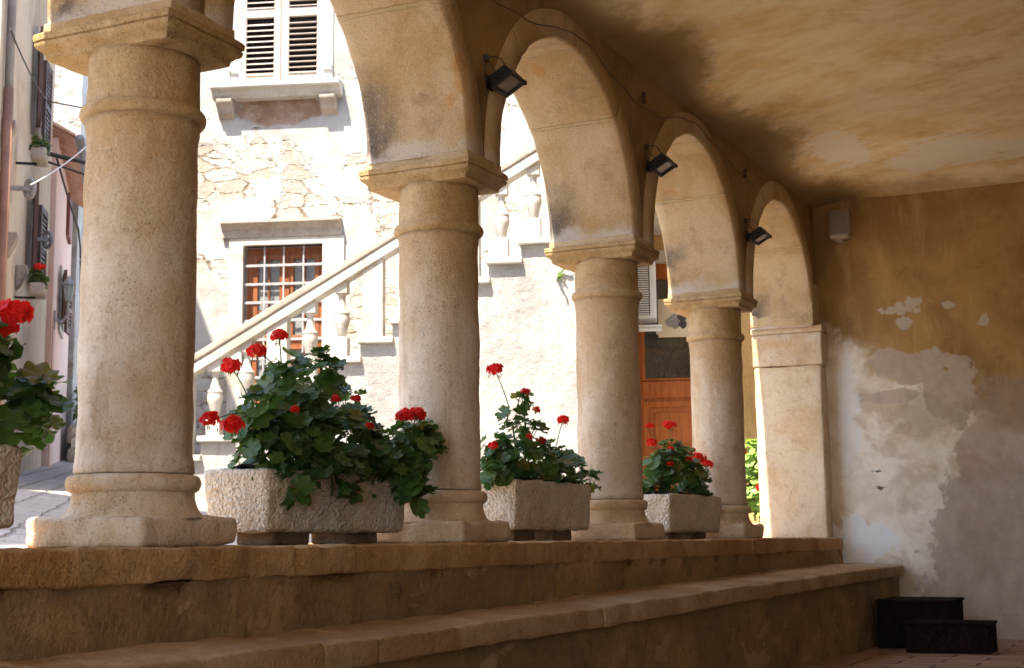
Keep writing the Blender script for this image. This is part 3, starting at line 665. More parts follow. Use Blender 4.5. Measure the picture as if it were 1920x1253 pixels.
def geranium(name, loc, soil, blobs, heads, nleaf, leaf_r, seed, label, group, lmat='leaf', cat='geranium', spread=(.3, .08)):
    """blobs and heads in world coordinates; loc = foot of the plant"""
    rng = random.Random(seed); t = empty(name, loc); prop(t, label, cat, group); L0 = Vector(loc)
    tot = sum(b[3]**2 for b in blobs); fol = MB(); stm = MB()
    for (bx_, by_, bz_, br) in blobs:
        c = Vector((bx_, by_, bz_))-L0; n = max(6, int(nleaf*br*br/tot))
        root = Vector((max(-spread[0], min(spread[0], c.x*.6))+rng.uniform(-.05, .05), rng.uniform(-spread[1], spread[1]), soil-.01))
        hub = c-Vector((0, 0, br*.45)); mid = Vector((root.x*.6+c.x*.4, root.y*.5+c.y*.5, max(soil+.05, (root.z+c.z)/2)))
        stm.tube(bez(root, mid, hub), .007, 6, .005)
        for i in range(n):
            while True:
                d = Vector((rng.gauss(0, 1), rng.gauss(0, 1), rng.gauss(0, 1)))
                if d.length > .01: break
            d.normalize(); rad = br*(rng.uniform(.35, 1.06) if rng.random() < .4 else rng.uniform(.8, 1.08))
            p = c+Vector((d.x*rad, d.y*rad*.85, d.z*rad))
            r = leaf_r*rng.uniform(.55, 1.15)
            nrm = d*rng.uniform(.35, .9)+Vector((-.25, .1, .75))+Vector((rng.uniform(-.45, .45), rng.uniform(-.45, .45), rng.uniform(-.3, .4)))
            if p.z+L0.z < -.05: continue
            m = orient(nrm, rng.uniform(0, 6.28), rng)
            # the notch of the leaf looks back to the hub
            vs, fs = leaf_geo(rng, r, rng.uniform(-.10, .35), rng.uniform(-.15, .35))
            fol.add([p+m @ Vector(v) for v in vs], fs)
            if rng.random() < .45:
                b = p+m @ Vector((-.12*r, 0, -.10*r)); h2 = hub.lerp(p, rng.uniform(.05, .35)); stm.tube([h2, h2.lerp(b, .55)+Vector((0, 0, -.01)), b], .0022, 4)
    fol.build('foliage', M[lmat], t, True)
    for (hx, hy, hz, hr) in heads:
        p = Vector((hx, hy, hz))-L0; best = min(blobs, key=lambda b: (Vector(b[:3])-L0-p).length); c = Vector(best[:3])-L0
        a = c+(p-c)*.15; stm.tube(bez(a, a.lerp(p, .55)+Vector((0, 0, .02)), p-Vector((0, 0, hr*.35)), 6), .0032, 5, .0022)
        up = ((p-c).normalized()*.6+Vector((0, 0, .8))).normalized(); hb = MB(); n = max(8, int(24*min(1, hr/.036)))
        for i in range(n):
            th = math.acos(1-1.45*(i+.5)/n); ph = i*2.39996
            d = orient(up, 0, rng) @ Vector((math.sin(th)*math.cos(ph), math.sin(th)*math.sin(ph), math.cos(th)))
            q = p+Vector((d.x, d.y, d.z*.72))*hr*rng.uniform(.60, 1.12)
            floret(hb, q, d+Vector((rng.uniform(-.4, .4), rng.uniform(-.4, .4), .15)), max(.011, hr*.47)*rng.uniform(.75, 1.2), rng)
            if i % 2 == 0: stm.tube([p-up*hr*.35, q], .0012, 3)
        for i in range(5):                                     # hanging buds under the head
            q = p+Vector((rng.uniform(-1, 1)*hr*.8, rng.uniform(-1, 1)*hr*.8, -hr*rng.uniform(.5, 1.1))); stm.tube([p-up*hr*.35, p.lerp(q, .6)+Vector((0, 0, .004)), q], .0013, 3); stm.tube([q, q-Vector((0, 0, .006)), q-Vector((0, 0, .013))], .003, 5, .0012)
        hb.build('flower_head', M['petal'], t)
    stm.build('stems', M['stem'], t, True)
    return t
GG = 'geraniums in the troughs'
P1 = [(4.94,.06,.39,.22),(5.30,.06,.39,.20),(4.72,.05,.36,.14),(5.01,.10,.60,.17),(5.17,.10,.72,.10),(4.68,.08,.52,.12),(5.36,.08,.55,.13),(4.80,-.02,.28,.13),(5.10,-.04,.30,.12),(5.50,.05,.43,.11),(4.95,.14,.70,.09)]
geranium('geranium', (5.05, .11, 0), .30, P1, [(4.72,.10,.77,.034),(4.87,.10,.85,.033),(4.56,.10,.69,.036),(4.27,-.02,.46,.033),(4.41,-.02,.45,.040),(4.99,-.10,.59,.016),(4.75,-.06,.53,.015),(5.2,-.06,.61,.016),(5.28,-.08,.50,.014)], 560, .050, 11,
         'big bushy red geranium filling the large trough right of the nearest column', GG)
P1b = [(5.63,-.08,.40,.13),(5.54,-.10,.30,.10),(5.76,-.08,.46,.085),(5.42,-.08,.36,.085),(5.60,-.11,.22,.06)]
geranium('geranium', (5.52, .07, 0), .30, P1b, [(5.55,-.10,.56,.036),(5.67,-.10,.57,.036),(5.61,-.12,.575,.030)], 170, .048, 12,
         'smaller geranium spilling over the right end of the large trough against the second column', GG, spread=(.1, .06))
P2 = [(7.04,.08,.39,.16),(7.39,.08,.40,.16),(7.70,.08,.40,.12),(6.85,.10,.49,.10),(7.22,.10,.57,.11),(7.05,.10,.68,.075),(7.19,.10,.78,.055),(7.86,.0,.34,.075),(6.80,.08,.38,.10),(7.55,.08,.48,.10)]
geranium('geranium', (7.29, .11, 0), .33, P2, [(6.85,.10,.91,.042),(7.22,.10,.82,.026),(7.73,.10,.70,.034),(7.25,.02,.55,.024),(6.74,.06,.50,.026),(7.32,.08,.73,.020),(7.05,.0,.56,.018)], 300, .046, 13,
         'lanky red geranium in the trough between the second and third columns', GG)
P3 = [(9.36,.05,.48,.15),(9.72,.05,.43,.17),(9.95,.03,.38,.11),(9.14,.05,.40,.13),(9.47,.05,.60,.09),(9.08,.0,.30,.075),(9.65,.05,.56,.09),(9.85,.05,.50,.10),(9.25,.03,.52,.09)]
geranium('geranium', (9.49, .04, 0), .305, P3, [(9.43,.05,.78,.038),(9.04,.05,.75,.024),(9.08,.05,.64,.034),(9.98,.03,.58,.046),(10.1,.0,.54,.034),(9.31,.0,.61,.022),(9.75,.0,.62,.026),(9.55,-.04,.55,.022),(9.2,-.03,.50,.024)], 330, .046, 14,
         'low red geranium in the farthest trough, before the orange door', GG)
P0 = [(3.40,.06,.50,.13),(3.52,.08,.52,.085),(3.43,.02,.40,.10),(3.36,.10,.62,.09),(3.20,.06,.42,.16),(2.95,.08,.48,.2),(2.6,.08,.45,.2),(3.2,.06,.58,.13)]
geranium('geranium', (2.85, .11, 0), .315, P0, [(3.365,.05,.735,.046),(3.315,.05,.69,.044),(2.8,.08,.74,.04),(2.55,.06,.7,.04)], 230, .055, 15,
         'large leaved red geranium at the left edge of the picture', GG, spread=(.42, .08))

# ------------------------------------------------------------------ floodlights, speaker, cable, iron anchors, steps
def make_flood(x, z, label):
    t = empty('floodlight', (x, YI, z)); prop(t, label, 'floodlight', 'floodlights on the arcade wall'); t.scale = (.9, .9, .9)
    hd = Vector((0, -.115, -.005)); rot = (R(-30), 0, R(0))
    mb = MB(); mb.prism([(-.055, .062), (.055, .062), (.068, 0), (-.068, 0)], 'x', -.078, .078)
    # body: trapezoid prism; local frame of the head: Y across, Z back
    b = mb.build('lamp_body', M['black'], t, False, .006, loc=hd, rot=rot)
    fr = MB().wall(-.092, .092, -.07, .07, [(-.072, .072, -.05, .05)], -.009, .009)
    f = fr.build('lamp_frame', M['black'], t, False, .003, loc=hd+Vector((0, -.005, -.009)), rot=(R(-30+90), 0, 0))
    g = MB().box(-.072, .072, -.002, .002, -.05, .05).build('lamp_glass', M['reflector'], t, loc=hd+Vector((0, -.003, -.004)), rot=(R(60), 0, 0))
    k = MB(); k.box(-.096, -.088, -.07, .03, -.012, .012); k.box(.088, .096, -.07, .03, -.012, .012); k.box(-.096, .096, .02, .03, -.012, .012); k.box(-.02, .02, .03, .112, -.015, .015); k.box(-.035, .035, .104, .114, -.04, .04)
    k.build('bracket', M['iron'], t, False, .002, loc=(0, -.115, .012))
    c = MB(); c.tube(bez(Vector((-.03, -.01, .14)), Vector((.06, -.07, .20)), Vector((.035, -.09, .05))), .0035, 5); c.tube(bez(Vector((.0, -.008, .13)), Vector((-.05, -.05, .05)), Vector((.01, -.08, .055))), .003, 5)
    c.tube([(-.05, -.004, .15), (-.06, -.006, .04), (-.05, -.01, -.02)], .004, 5)
    c.box(-.06, -.03, -.02, .0, .12, .155)
    c.build('wiring', M['cable'], t, True)
make_flood(6.10, 2.205, 'black floodlight between the first and second arches in view, its glass facing down')
make_flood(8.31, 2.30, 'black floodlight above the third column, between the middle arches')
make_flood(10.44, 2.245, 'black floodlight beside the last narrow arch near the end wall')
sp = empty('wall_speaker', (XE-.02, -.487, 2.59)); prop(sp, 'beige loudspeaker mounted high on the peeling end wall', 'speaker')
MB().rough((-.14, .0, -.085, .085, 0, .255), .02, 0, .05).build('cabinet', M['beige_plastic'], sp, True)
MB().rough((-.150, -.138, -.076, .076, .035, .245), .006, 0, .05).build('grille', M['grille'], sp, True)
MB().box(-.09, -.03, -.03, .03, -.025, .004).build('mount', M['beige_plastic'], sp, False, .004)
pts = [(5.6, 2.80), (6.13, 2.648), (6.53, 2.67), (7.12, 2.80), (7.45, 2.79), (7.75, 2.707), (8.1, 2.66), (8.48, 2.67), (9.0, 2.80), (9.23, 2.822), (9.6, 2.79), (10.2, 2.70), (10.7, 2.69)]
o = MB().tube([(a, YI-.013-.003*math.sin(a*9), b+.006*math.sin(a*13)) for a, b in [(pts[i][0]+(pts[i+1][0]-pts[i][0])*k/5, pts[i][1]+(pts[i+1][1]-pts[i][1])*k/5) for i in range(len(pts)-1) for k in range(5)]], .0026, 5).build('wall_cable', M['cable'], None, True)
prop(o, 'thin dark cable running along the arcade wall above the arches', 'cable')
for (x, z, lb) in ((8.265, 2.74, 'rusty iron tie end in the arcade wall between the two middle arches'), (10.437, 2.75, 'rusty iron tie end in the arcade wall near the last arch')):
    t = MB(); t.rough((-.015, .015, -.012, .012, -.038, .038), .009, .01, .015, x, 20); o = t.build('iron_anchor', plain('rusty_iron', (.09, .05, .03), .85, .4, 40), None, True, loc=(x, YI, z)); prop(o, lb, 'iron anchor', 'iron tie ends in the arcade wall')
st = empty('wooden_steps', (11.5, -1.1, -.83)); prop(st, 'small black two-tier wooden step block in the dark corner', 'steps')
MB().box(-.19, .45, -.35, .19, .0, .335).box(-.20, .46, -.36, .20, .335, .36).build('upper_step', M['dark_wood'], st, False, .006)
MB().box(-.57, -.205, -.68, -.09, .0, .20).box(-.58, -.205, -.69, -.08, .20, .222).build('lower_step', M['dark_wood'], st, False, .006)

# ------------------------------------------------------------------ ground outside
def gz(x, y): return -.16+.118*max(0, y-.4)
mb = MB(); mb.add(*grid_sheet(150, 110, lambda a, b: (-30+100*a, .42+70*b*b, gz(0, .42+70*b*b)+.012*fbm((a*100, b*b*70, 0), 1.5, 3))))
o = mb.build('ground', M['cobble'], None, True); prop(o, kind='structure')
mb = MB().box(-60, XW-1.002, -60, .418, -1.2, -.86); mb.box(-60, 80, -60, YB-.31, -1.22, -.88); mb.box(XE+.51, 80, YB-.3, .418, -1.2, -.3)
o = mb.build('ground', M['cobble']); prop(o, kind='structure')

# ------------------------------------------------------------------ rubble house facing the arcade (local X along the facade, -Y towards the camera)
ANG = math.atan2(-.944, .33); P0f = (12.5, 5.35, 0)
hs = empty('stone_house', P0f, ANG); prop(hs, 'sunlit pale rubble stone house with louvred shutters and a barred window', 'house')
win = (-.458, .395, 1.42, 3.108); shw = (-.555, .385, 4.86, 6.4)
MB().wall(-1.75, 3.44, -.8, 9.2, [win, shw], 0, .45).build('wall', M['facade'], hs)
MB().box(-1.75, 3.44, .46, 6, -.8, 9.2).build('house_body', M['facade'], hs)
MB().box(-1.9, 3.6, -.35, 6.2, 9.202, 9.4).build('roof', M['terracotta'], hs)
# barred window
wn_ = MB().wall(-.612, .625, 1.25, 3.19, [win], -.035, .10).build('window', M['white_stone'], hs, False, .008)
mb = MB().wall(win[0]+.002, win[1]-.002, win[2]+.002, win[3]-.002, [(win[0]+.07, -.06, 1.5, 2.06), (win[0]+.07, -.06, 2.12, 3.03), (0.0, win[1]-.07, 1.5, 2.06), (0, win[1]-.07, 2.12, 3.03)], .13, .19)
f = mb.build('window_frame', M['window_wood'], wn_, False, .006)
mb = MB()
for a, b in ((win[0]+.07, -.06), (0, win[1]-.07)):
    for c, d in ((1.5, 2.06), (2.12, 3.03)):
        mb.wall(a-.001, b+.001, c-.001, d+.001, [(a+.045, b-.045, c+.045, d-.045)], .122, .16)
        mb.box((a+b)/2-.009, (a+b)/2+.009, .135, .16, c+.04, d-.04)
        if d-c > .7:
            for q in (1, 2): mb.box(a+.04, b-.04, .136, .161, c+(d-c)*q/3-.009, c+(d-c)*q/3+.009)
mb.build('sash', M['window_wood'], wn_, False, .003)
MB().box(win[0]+.06, win[1]-.06, .165, .170, win[2]+.06, win[3]-.06).build('pane', M['glass'], wn_)
MB().box(win[0]+.01, win[1]-.01, .30, .31, win[2], 2.25).box(win[0]+.01, win[1]-.01, .42, .44, win[2], win[3]).build('room', [M['dark_interior']], wn_)
mb = MB()
for z in (2.90, 2.70, 2.505, 2.31, 2.11, 1.91, 1.71, 1.51): mb.box(win[0]-.0, win[1]+.0, .02, .034, z-.014, z+.014)
for x in (-.242, -.034, .179): mb.box(x-.009, x+.009, .022, .036, win[2], win[3])
mb.build('bars', M['grey_iron'], wn_, False, .003)
# lintel cornice
pr_ = [(0, 3.192), (-.05, 3.192), (-.05, 3.27), (-.065, 3.28), (-.075, 3.30), (-.10, 3.325), (-.125, 3.335), (-.125, 3.365), (0, 3.375)]
MB().prism(pr_, 'x', -.69, .60).build('cornice', M['grey_stone'], hs, False, .006)
# upper window: sill on corbels, shutters
pr_ = [(0, 4.69), (-.10, 4.70), (-.13, 4.73), (-.15, 4.77), (-.20, 4.785), (-.21, 4.80), (-.21, 4.845), (0, 4.858)]
sl = MB().prism(pr_, 'x', -.80, .60).build('sill', M['white_stone'], hs, False, .006)
for x in (-.66, .46):
    pc = [(0, 4.688), (-.17, 4.688), (-.165, 4.65), (-.12, 4.62), (-.10, 4.585), (-.09, 4.55), (-.03, 4.52), (0, 4.50)]
    MB().prism(pc, 'x', x-.085, x+.085).build('corbel', M['grey_stone'], sl, False, .01)
MB().wall(-.66, .49, 4.861, 6.5, [shw], -.02, .05).build('window_surround', M['white_stone'], hs, False, .006)
for k, (a, b) in enumerate(((-.553, -.088), (-.082, .383))):
    mb = MB().wall(a, b, 4.87, 6.38, [(a+.085, b-.075, 5.0, 5.62), (a+.085, b-.075, 5.72, 6.30)], -.012, .03)
    sh = mb.build('shutter', M['shutter'], hs, False, .004)
    for za, zb in ((4.985, 5.60), (5.735, 6.28)):
        mb = MB(); z = za; t = R(30 if k == 0 else 8); hw = .034; dy, dz = hw*math.cos(t), hw*math.sin(t); x0, x1, y = a+.083, b-.073, .01
        while z < zb:
            mb.add([(x0, y-dy, z-dz), (x1, y-dy, z-dz), (x1, y+dy, z+dz), (x0, y+dy, z+dz), (x0, y-dy, z-dz+.009), (x1, y-dy, z-dz+.009), (x1, y+dy, z+dz+.009), (x0, y+dy, z+dz+.009)], [(0, 3, 2, 1), (4, 5, 6, 7), (0, 1, 5, 4), (1, 2, 6, 5), (2, 3, 7, 6), (3, 0, 4, 7)])
            z += .062
        mb.build('louvres', M['shutter'], sh)
    hx = a if k == 0 else b; sgn = -1 if k == 0 else 1
    MB().box(min(hx-sgn*.16, hx+sgn*.02), max(hx-sgn*.16, hx+sgn*.02), -.02, -.013, 4.90, 4.93).box(min(hx, hx-sgn*.035), max(hx, hx-sgn*.035), -.0195, -.0125, 4.90, 5.15).box(min(hx, hx+sgn*.10), max(hx, hx+sgn*.10), -.05, -.035, 5.02, 5.04).box(min(hx+sgn*.085, hx+sgn*.10), max(hx+sgn*.085, hx+sgn*.10), -.05, -.035, 4.99, 5.07).build('hinge', M['grey_iron'], sh)
MB().box(-.56, .39, .06, .08, 4.86, 6.4).build('dark_room', M['dark_interior'], hs)

# staircase in front of it
ss = empty('stone_staircase', P0f, ANG); prop(ss, 'white stone staircase with balustrade climbing along the rubble house', 'staircase')
DU, DZ, UB, ZB = .31, .182, .735, 1.748
n0, n1 = -7, 8
poly = [(UB+DU*n0, -.8)]
for i in range(n0, n1+1): poly += [(UB+DU*i+.02, ZB+DZ*i-.06), (UB+DU*(i+1)+.02, ZB+DZ*i-.06)]
ue = poly[-1][0]; ze = poly[-1][1]
poly.append((ue, -.8)); MB().prism(poly, 'y', -1.2, -.002).build('stair_body', M['white_render'], ss)
for i in range(n0, n1+1):
    MB().rough((UB+DU*i-.005, UB+DU*(i+1)+.035, -1.265, -.004, ZB+DZ*i-.058, ZB+DZ*i), .008, .004, .09, i, 6).build('tread', M['white_stone'], ss, True)
MB().box(ue+.002, 4.62, -1.24, -.004, ze-.06, ze+.06).build('landing', M['white_stone'], ss, False, .01)
rail = lambda u: 2.125+.587*u
ya = -1.19
for i in range(n0, n1):
    u = UB+DU*(i+.5)-.01; z0 = ZB+DZ*i; z1 = rail(u)-.19
    if i % 3 == 1:
        MB().prism([(u-.10, z0+.001), (u+.10, z0+.001), (u+.10, rail(u+.10)-.185), (u-.10, rail(u-.10)-.185)], 'y', ya-.06, ya+.08).build('pier', M['white_stone'], ss, False, .006)
        continue
    h = z1-z0; mb = MB()
    mb.box(u-.065, u+.065, ya-.055, ya+.075, z0+.001, z0+.19)
    k = h/.58
    pr_ = [(.04, z0+.19), (.035, z0+.20), (.045, z0+.215), (.058, z0+.24*k), (.072, z0+.27*k), (.076, z0+.30*k), (.070, z0+.335*k), (.074, z0+.34*k), (.074, z0+.352*k), (.05, z0+.375*k), (.036, z0+.42*k), (.03, z0+.46*k), (.034, z0+.49*k), (.05, z0+.50*k), (.05, z0+.51*k)]
    mb.lathe(pr_, 20, (u, ya+.01))
    mb.prism([(u-.06, z0+.508*k), (u+.06, z0+.508*k), (u+.06, rail(u+.06)-.185), (u-.06, rail(u-.06)-.185)], 'y', ya-.05, ya+.07)
    mb.build('baluster', M['white_stone'], ss, 'auto')
ua, ub_ = -1.75, 3.3
def rail_strip(za, zb, y0, y1): return MB().prism([(ua, rail(ua)+za), (ub_, rail(ub_)+za), (ub_, rail(ub_)+zb), (ua, rail(ua)+zb)], 'y', y0, y1)
hr_ = rail_strip(-.19, -.085, ya-.085, ya+.105).build('handrail', M['white_stone'], ss, False, .008)
rail_strip(-.083, .0, ya-.10, ya+.12).build('rail_cap', M['grey_stone'], hr_, False, .016)
MB().prism([(-1.62, -.2), (-1.38, -.2), (-1.38, rail(-1.38)-.19), (-1.62, rail(-1.62)-.19)], 'y', ya-.09, ya+.11).build('newel_post', M['white_stone'], ss, False, .01)

# ochre house with the orange door beyond the stairs
oh = empty('ochre_house', P0f, ANG); prop(oh, 'ochre rendered house wall with an orange wooden glazed door', 'house')
dr = (3.52, 4.42, .12, 2.80)
MB().wall(3.442, 8.5, -.8, 7.5, [dr], .012, .46).build('wall', M['ochre_wall'], oh)
MB().box(3.442, 8.5, .462, 5, -.8, 7.5).build('house_body', M['ochre_wall'], oh)
MB().wall(3.40, 4.54, .0, 2.92, [(dr[0]+.001, dr[1]-.001, 0.11, dr[3]-.001)], -.03, .05).build('door_surround', M['white_stone'], oh, False, .008)
d_ = MB().wall(dr[0]+.002, dr[1]-.002, dr[2]+.01, dr[3]-.002, [(3.70, 4.40, 1.60, 2.66)], .10, .15).build('door', M['oak'], oh, False, .006)
MB().wall(3.70, 4.40, 1.60, 2.66, [(3.735, 4.37, 1.62, 2.64)], .088, .14).build('glazing_frame', M['oak'], d_, False, .004)
MB().box(3.70, 4.40, .118, .124, 1.60, 2.66).build('pane', M['dark_glass'], d_)
MB().box(3.70, 4.41, .078, .0995, 1.42, 1.585).build('lock_rail', M['oak'], d_, False, .008)
for a, b in ((.84, 1.38), (.26, .78)):
    pn = MB().wall(3.71, 4.40, a, b, [(3.765, 4.345, a+.055, b-.055)], .076, .0995).build('panel', M['oak'], d_, False, .01)
    MB().box(3.82, 4.29, .086, .0995, a+.11, b-.11).build('raised_field', M['oak'], pn, False, .012)
MB().box(3.60, 3.64, .05, .10, 1.25, 1.5).build('handle', M['iron'], d_, False, .008)
MB().box(3.66, 4.41, .30, .31, 1.5, 2.7).build('dark_room', M['dark_interior'], oh)
mb = MB().box(3.88, 4.20, .074, .080, 2.035, 2.43)
po = mb.build('poster', M['poster'], None); po.location = P0f; po.rotation_euler = (0, 0, ANG); prop(po, 'cream poster with a dark round shape hanging on the orange door glass', 'poster')
mb = MB()
def disc(mb, x, z, r, y):
    n = 18; mb.add([(x+r*(1+.12*math.sin(3*q*6.283/n+x*50))*math.cos(q*6.283/n), y, z+r*(1+.1*math.cos(4*q*6.283/n))*math.sin(q*6.283/n)) for q in range(n)], [tuple(range(n))])
for x, z, r in ((4.0, 2.19, .048), (4.05, 2.225, .05), (4.055, 2.165, .045), (4.09, 2.20, .045)): disc(mb, x, z, r, .0725+.0003*(x-4)*10)
mb.build('printed_shape', M['grey_ink'], po)
mb = MB()
for x, z, r in ((4.125, 2.24, .047), (4.13, 2.165, .042)): disc(mb, x, z, r, .071)
mb.build('printed_shape', M['ink'], po)
ac = empty('air_conditioner', P0f, ANG); prop(ac, 'white air conditioner unit with louvred grille beside the orange door', 'air conditioner')
MB().rough((3.15, 3.87, -.42, -.07, 2.16, 2.74), .015, 0, .2).build('casing', M['white_plastic'], ac, 'auto')
MB().box(3.19, 3.81, -.4255, -.4195, 2.195, 2.70).build('slat_shade_sheet', M['iron'], ac)  # dark sheet added to stand in for shade between the slats
mb = MB()
for k in range(22): mb.box(3.20, 3.80, -.432, -.419, 2.20+k*.023, 2.212+k*.023)
mb.build('louvre_grille', M['white_plastic'], ac)
mb = MB()
for k in range(3): mb.box(3.05, 3.92, -.48+.12*k, -.40+.12*k, 2.065+.012*k, 2.09+.012*k)
mb.box(3.05, 3.92, -.5, -.485, 2.02, 2.05); mb.box(3.86, 3.90, -.48, -.03, 2.05, 2.064)
mb.build('support_shelf', M['white_plastic'], ac, False, .004)

# sunlit geranium bush between the far column and the pilaster
c = Vector(P0f)+Matrix.Rotation(ANG, 3, 'Z') @ Vector((4.82, -.75, 0))
bt = empty('flower_pot', (c.x, c.y, gz(0, c.y))); prop(bt, 'ochre pot under the bright bush between the last column and pilaster', 'pot')
MB().lathe([(.13, 0), (.17, .02), (.20, .24), (.215, .245), (.215, .28), (.19, .28), (.185, .25)], 28).build('pot_body', M['terracotta'], bt, True)
MB().lathe([(.183, .246), (.184, .252)], 20).build('soil', M['soil'], bt)
B = [(c.x, c.y, .42, .22), (c.x+.03, c.y-.05, .62, .2), (c.x-.05, c.y+.06, .78, .17), (c.x, c.y+.12, .5, .2), (c.x-.08, c.y-.1, .3, .16)]
geranium('geranium', (c.x, c.y, 0), gz(0, c.y)+.25, B, [(c.x-.2, c.y-.06, .47, .05), (c.x-.15, c.y+.1, .8, .035)], 420, .05, 21, 'sunlit bright green geranium bush between the far column and the pilaster', 'geranium bushes outside', 'leaf_light', spread=(.06, .06))
# little weed in the stair wall
wl = empty('wall_weed', Vector(P0f)+Matrix.Rotation(ANG, 3, 'Z') @ Vector((2.95, -1.2, 2.42))); prop(wl, 'thin green weed sprouting from the white stair wall', 'weed')
rng = random.Random(3); st_ = MB(); lf = MB()
for k in range(5):
    e = Vector((-.05+rng.uniform(-.1, .05), -.10+rng.uniform(-.1, .1), rng.uniform(.0, .16))); pts_ = bez(Vector((0, 0, 0)), e*.5+Vector((0, 0, .05)), e); st_.tube(pts_, .002, 4)
    for q in pts_[2:]:
        vs, fs = leaf_geo(rng, rng.uniform(.01, .018), .2, .1); m = orient(Vector((rng.uniform(-1, 1), rng.uniform(-1, 1), 1)), rng.uniform(0, 6), rng); lf.add([q+m @ Vector(v) for v in vs], fs)
st_.build('stems', M['stem'], wl, True); lf.build('foliage', M['leaf_light'], wl, True)

# ------------------------------------------------------------------ street on the left (local X up the street, local Y to its left side)
SA = R(40); SO = (0, -3.3, 0)
def on_street(name, label, cat, group=None):
    t = empty(name, SO, SA); prop(t, label, cat, group); return t
def gs(d, q=1.2): return gz(0, -3.3+d*math.sin(SA)+q*math.cos(SA))-.15
Q = 1.27
def open_shutters(parent, d0, d1, z0, z1, q, mat):
    for d, sg in ((d0, -1), (d1, 1)):
        mb = MB().wall(0, .42, z0, z1, [(.05, .37, z0+.08, (z0+z1)/2-.04), (.05, .37, (z0+z1)/2+.04, z1-.08)], -.02, .02)
        z = z0+.10
        while z < z1-.1:
            if abs(z-(z0+z1)/2) > .05: mb.box(.045, .375, -.012, .012, z, z+.03)
            z += .055
        mb.build('shutter', mat, parent, False, 0, loc=(d, q-.03, 0), rot=(0, 0, R(-174 if sg < 0 else -6)))
def window_set(parent, d0, d1, z0, z1, q, mat, sill=True):
    w_ = MB().wall(d0-.10, d1+.10, z0-.10, z1+.12, [(d0, d1, z0, z1)], q-.03, q+.04).build('window', M['white_stone'], parent, False, .006)
    MB().box(d0+.001, d1-.001, q+.10, q+.14, z0+.001, z1-.001).build('pane', M['dark_interior'], w_)
    if sill: MB().box(d0-.16, d1+.16, q-.09, q-.031, z0-.12, z0-.02).build('sill', M['grey_stone'], w_, False, .008)
    open_shutters(parent, d0-.02, d1+.02, z0, z1, q-.03, mat)
ha = on_street('beige_house', 'beige weathered house with dark open shutters at the left of the street', 'house')
wa = [(16.25, 16.95, 4.52, 5.55), (16.3, 17.0, 2.95, 3.85)]
MB().wall(12.6, 19.6, -.5, 6.9, wa, Q, Q+.4).build('wall', M['beige_wall'], ha)
MB().box(12.6, 19.6, Q+.402, Q+6, -.5, 6.9).build('house_body', M['beige_wall'], ha)
MB().box(12.5, 19.7, Q-.12, Q+6, 6.902, 7.0).build('roof', M['terracotta'], ha)
for (a, b, c_, d) in wa: window_set(ha, a, b, c_, d, Q, M['brown_shutter'], True)
for (d, z) in ((13.7, 2.76), (14.95, 2.69), (13.1, 3.64)):
    MB().prism([(Q-.001, z-.18), (Q-.04, z-.14), (Q-.11, z), (Q-.11, z+.06), (Q-.001, z+.06)], 'x', d-.09, d+.09).build('stone_bracket', M['grey_stone'], ha, False, .01)
dp = on_street('downpipe', 'grey downpipe with a rust coloured lower length on the beige house', 'downpipe')
MB().tube([(12.95, Q-.05, 3.95), (12.95, Q-.05, 6.85)], .04, 10).build('upper_pipe', M['zinc'], dp, True)
MB().tube([(12.95, Q-.05, 0), (12.95, Q-.05, 3.96)], .045, 10).build('lower_pipe', plain('rust_red_pipe', (.30, .15, .09), .6, .2, 4), dp, True)
hb_ = on_street('pink_house', 'low pink house with a tiled roof up the street', 'house')
QB = 1.2
wb = [(21.0, 21.7, 3.05, 3.75)]
MB().wall(19.6, 23.9, -.5, 5.35, wb, QB, QB+.4).build('wall', M['pink_wall'], hb_)
MB().box(19.6, 23.9, QB+.402, QB+5, -.5, 5.35).build('house_body', M['pink_wall'], hb_)
for (a, b, c_, d) in wb: window_set(hb_, a, b, c_, d, QB, M['brown_shutter'], False)
MB().wall(22.1, 22.8, 4.55, 5.2, [], QB-.05, QB-.002).build('shutter', M['red_shutter'], hb_)
MB().box(19.7, 20.1, QB-.012, QB-.002, .6, 2.9).build('painted_band', M['rust_trim'], hb_)
mb = MB()
for k in range(22):                                            # barrel tiles running up the slope, away from the street
    d = 19.62+k*.2
    for j in range(9):
        q0 = QB-.22+j*.42; z0 = 5.36+j*.27
        pts_ = [(d+.10*math.cos(a*math.pi/6), .06*math.sin(a*math.pi/6)) for a in range(7)]
        mb.add([(x, q0, z0+z) for x, z in pts_]+[(x, q0+.46, z0+.25+z) for x, z in pts_], [(i, i+1, 8+i, 7+i) for i in range(6)])
mb.add([(19.6, QB-.22, 5.353), (24, QB-.22, 5.353), (24, QB+3.8, 7.93), (19.6, QB+3.8, 7.93)], [(0, 1, 2, 3)])
rf = mb.build('roof', M['terracotta'], hb_)
MB().tube([(19.5, QB-.28, 5.33), (24.0, QB-.28, 5.33)], .06, 8).build('gutter', M['zinc'], rf, True)
ht = on_street('stone_tower_house', 'tall pale stone house rising over the tiled roof of the pink house', 'house')
MB().box(24.0, 25.9, 1.12, 6, -.5, 9.4).build('wall', M['facade'], ht)
hl = on_street('lilac_house', 'grey lilac rendered house at the top of the street', 'house')
wl_ = [(27.4, 28.1, 3.5, 4.4)]
MB().wall(25.92, 36, -.5, 7.4, wl_, 1.0, 1.4).build('wall', M['lilac_wall'], hl)
MB().box(25.92, 36, 1.402, 6, -.5, 7.4).build('house_body', M['lilac_wall'], hl)
MB().box(25.8, 36.2, .7, 6, 7.402, 7.55).build('roof', M['terracotta'], hl)
for (a, b, c_, d) in wl_: window_set(hl, a, b, c_, d, 1.0, M['brown_shutter'])
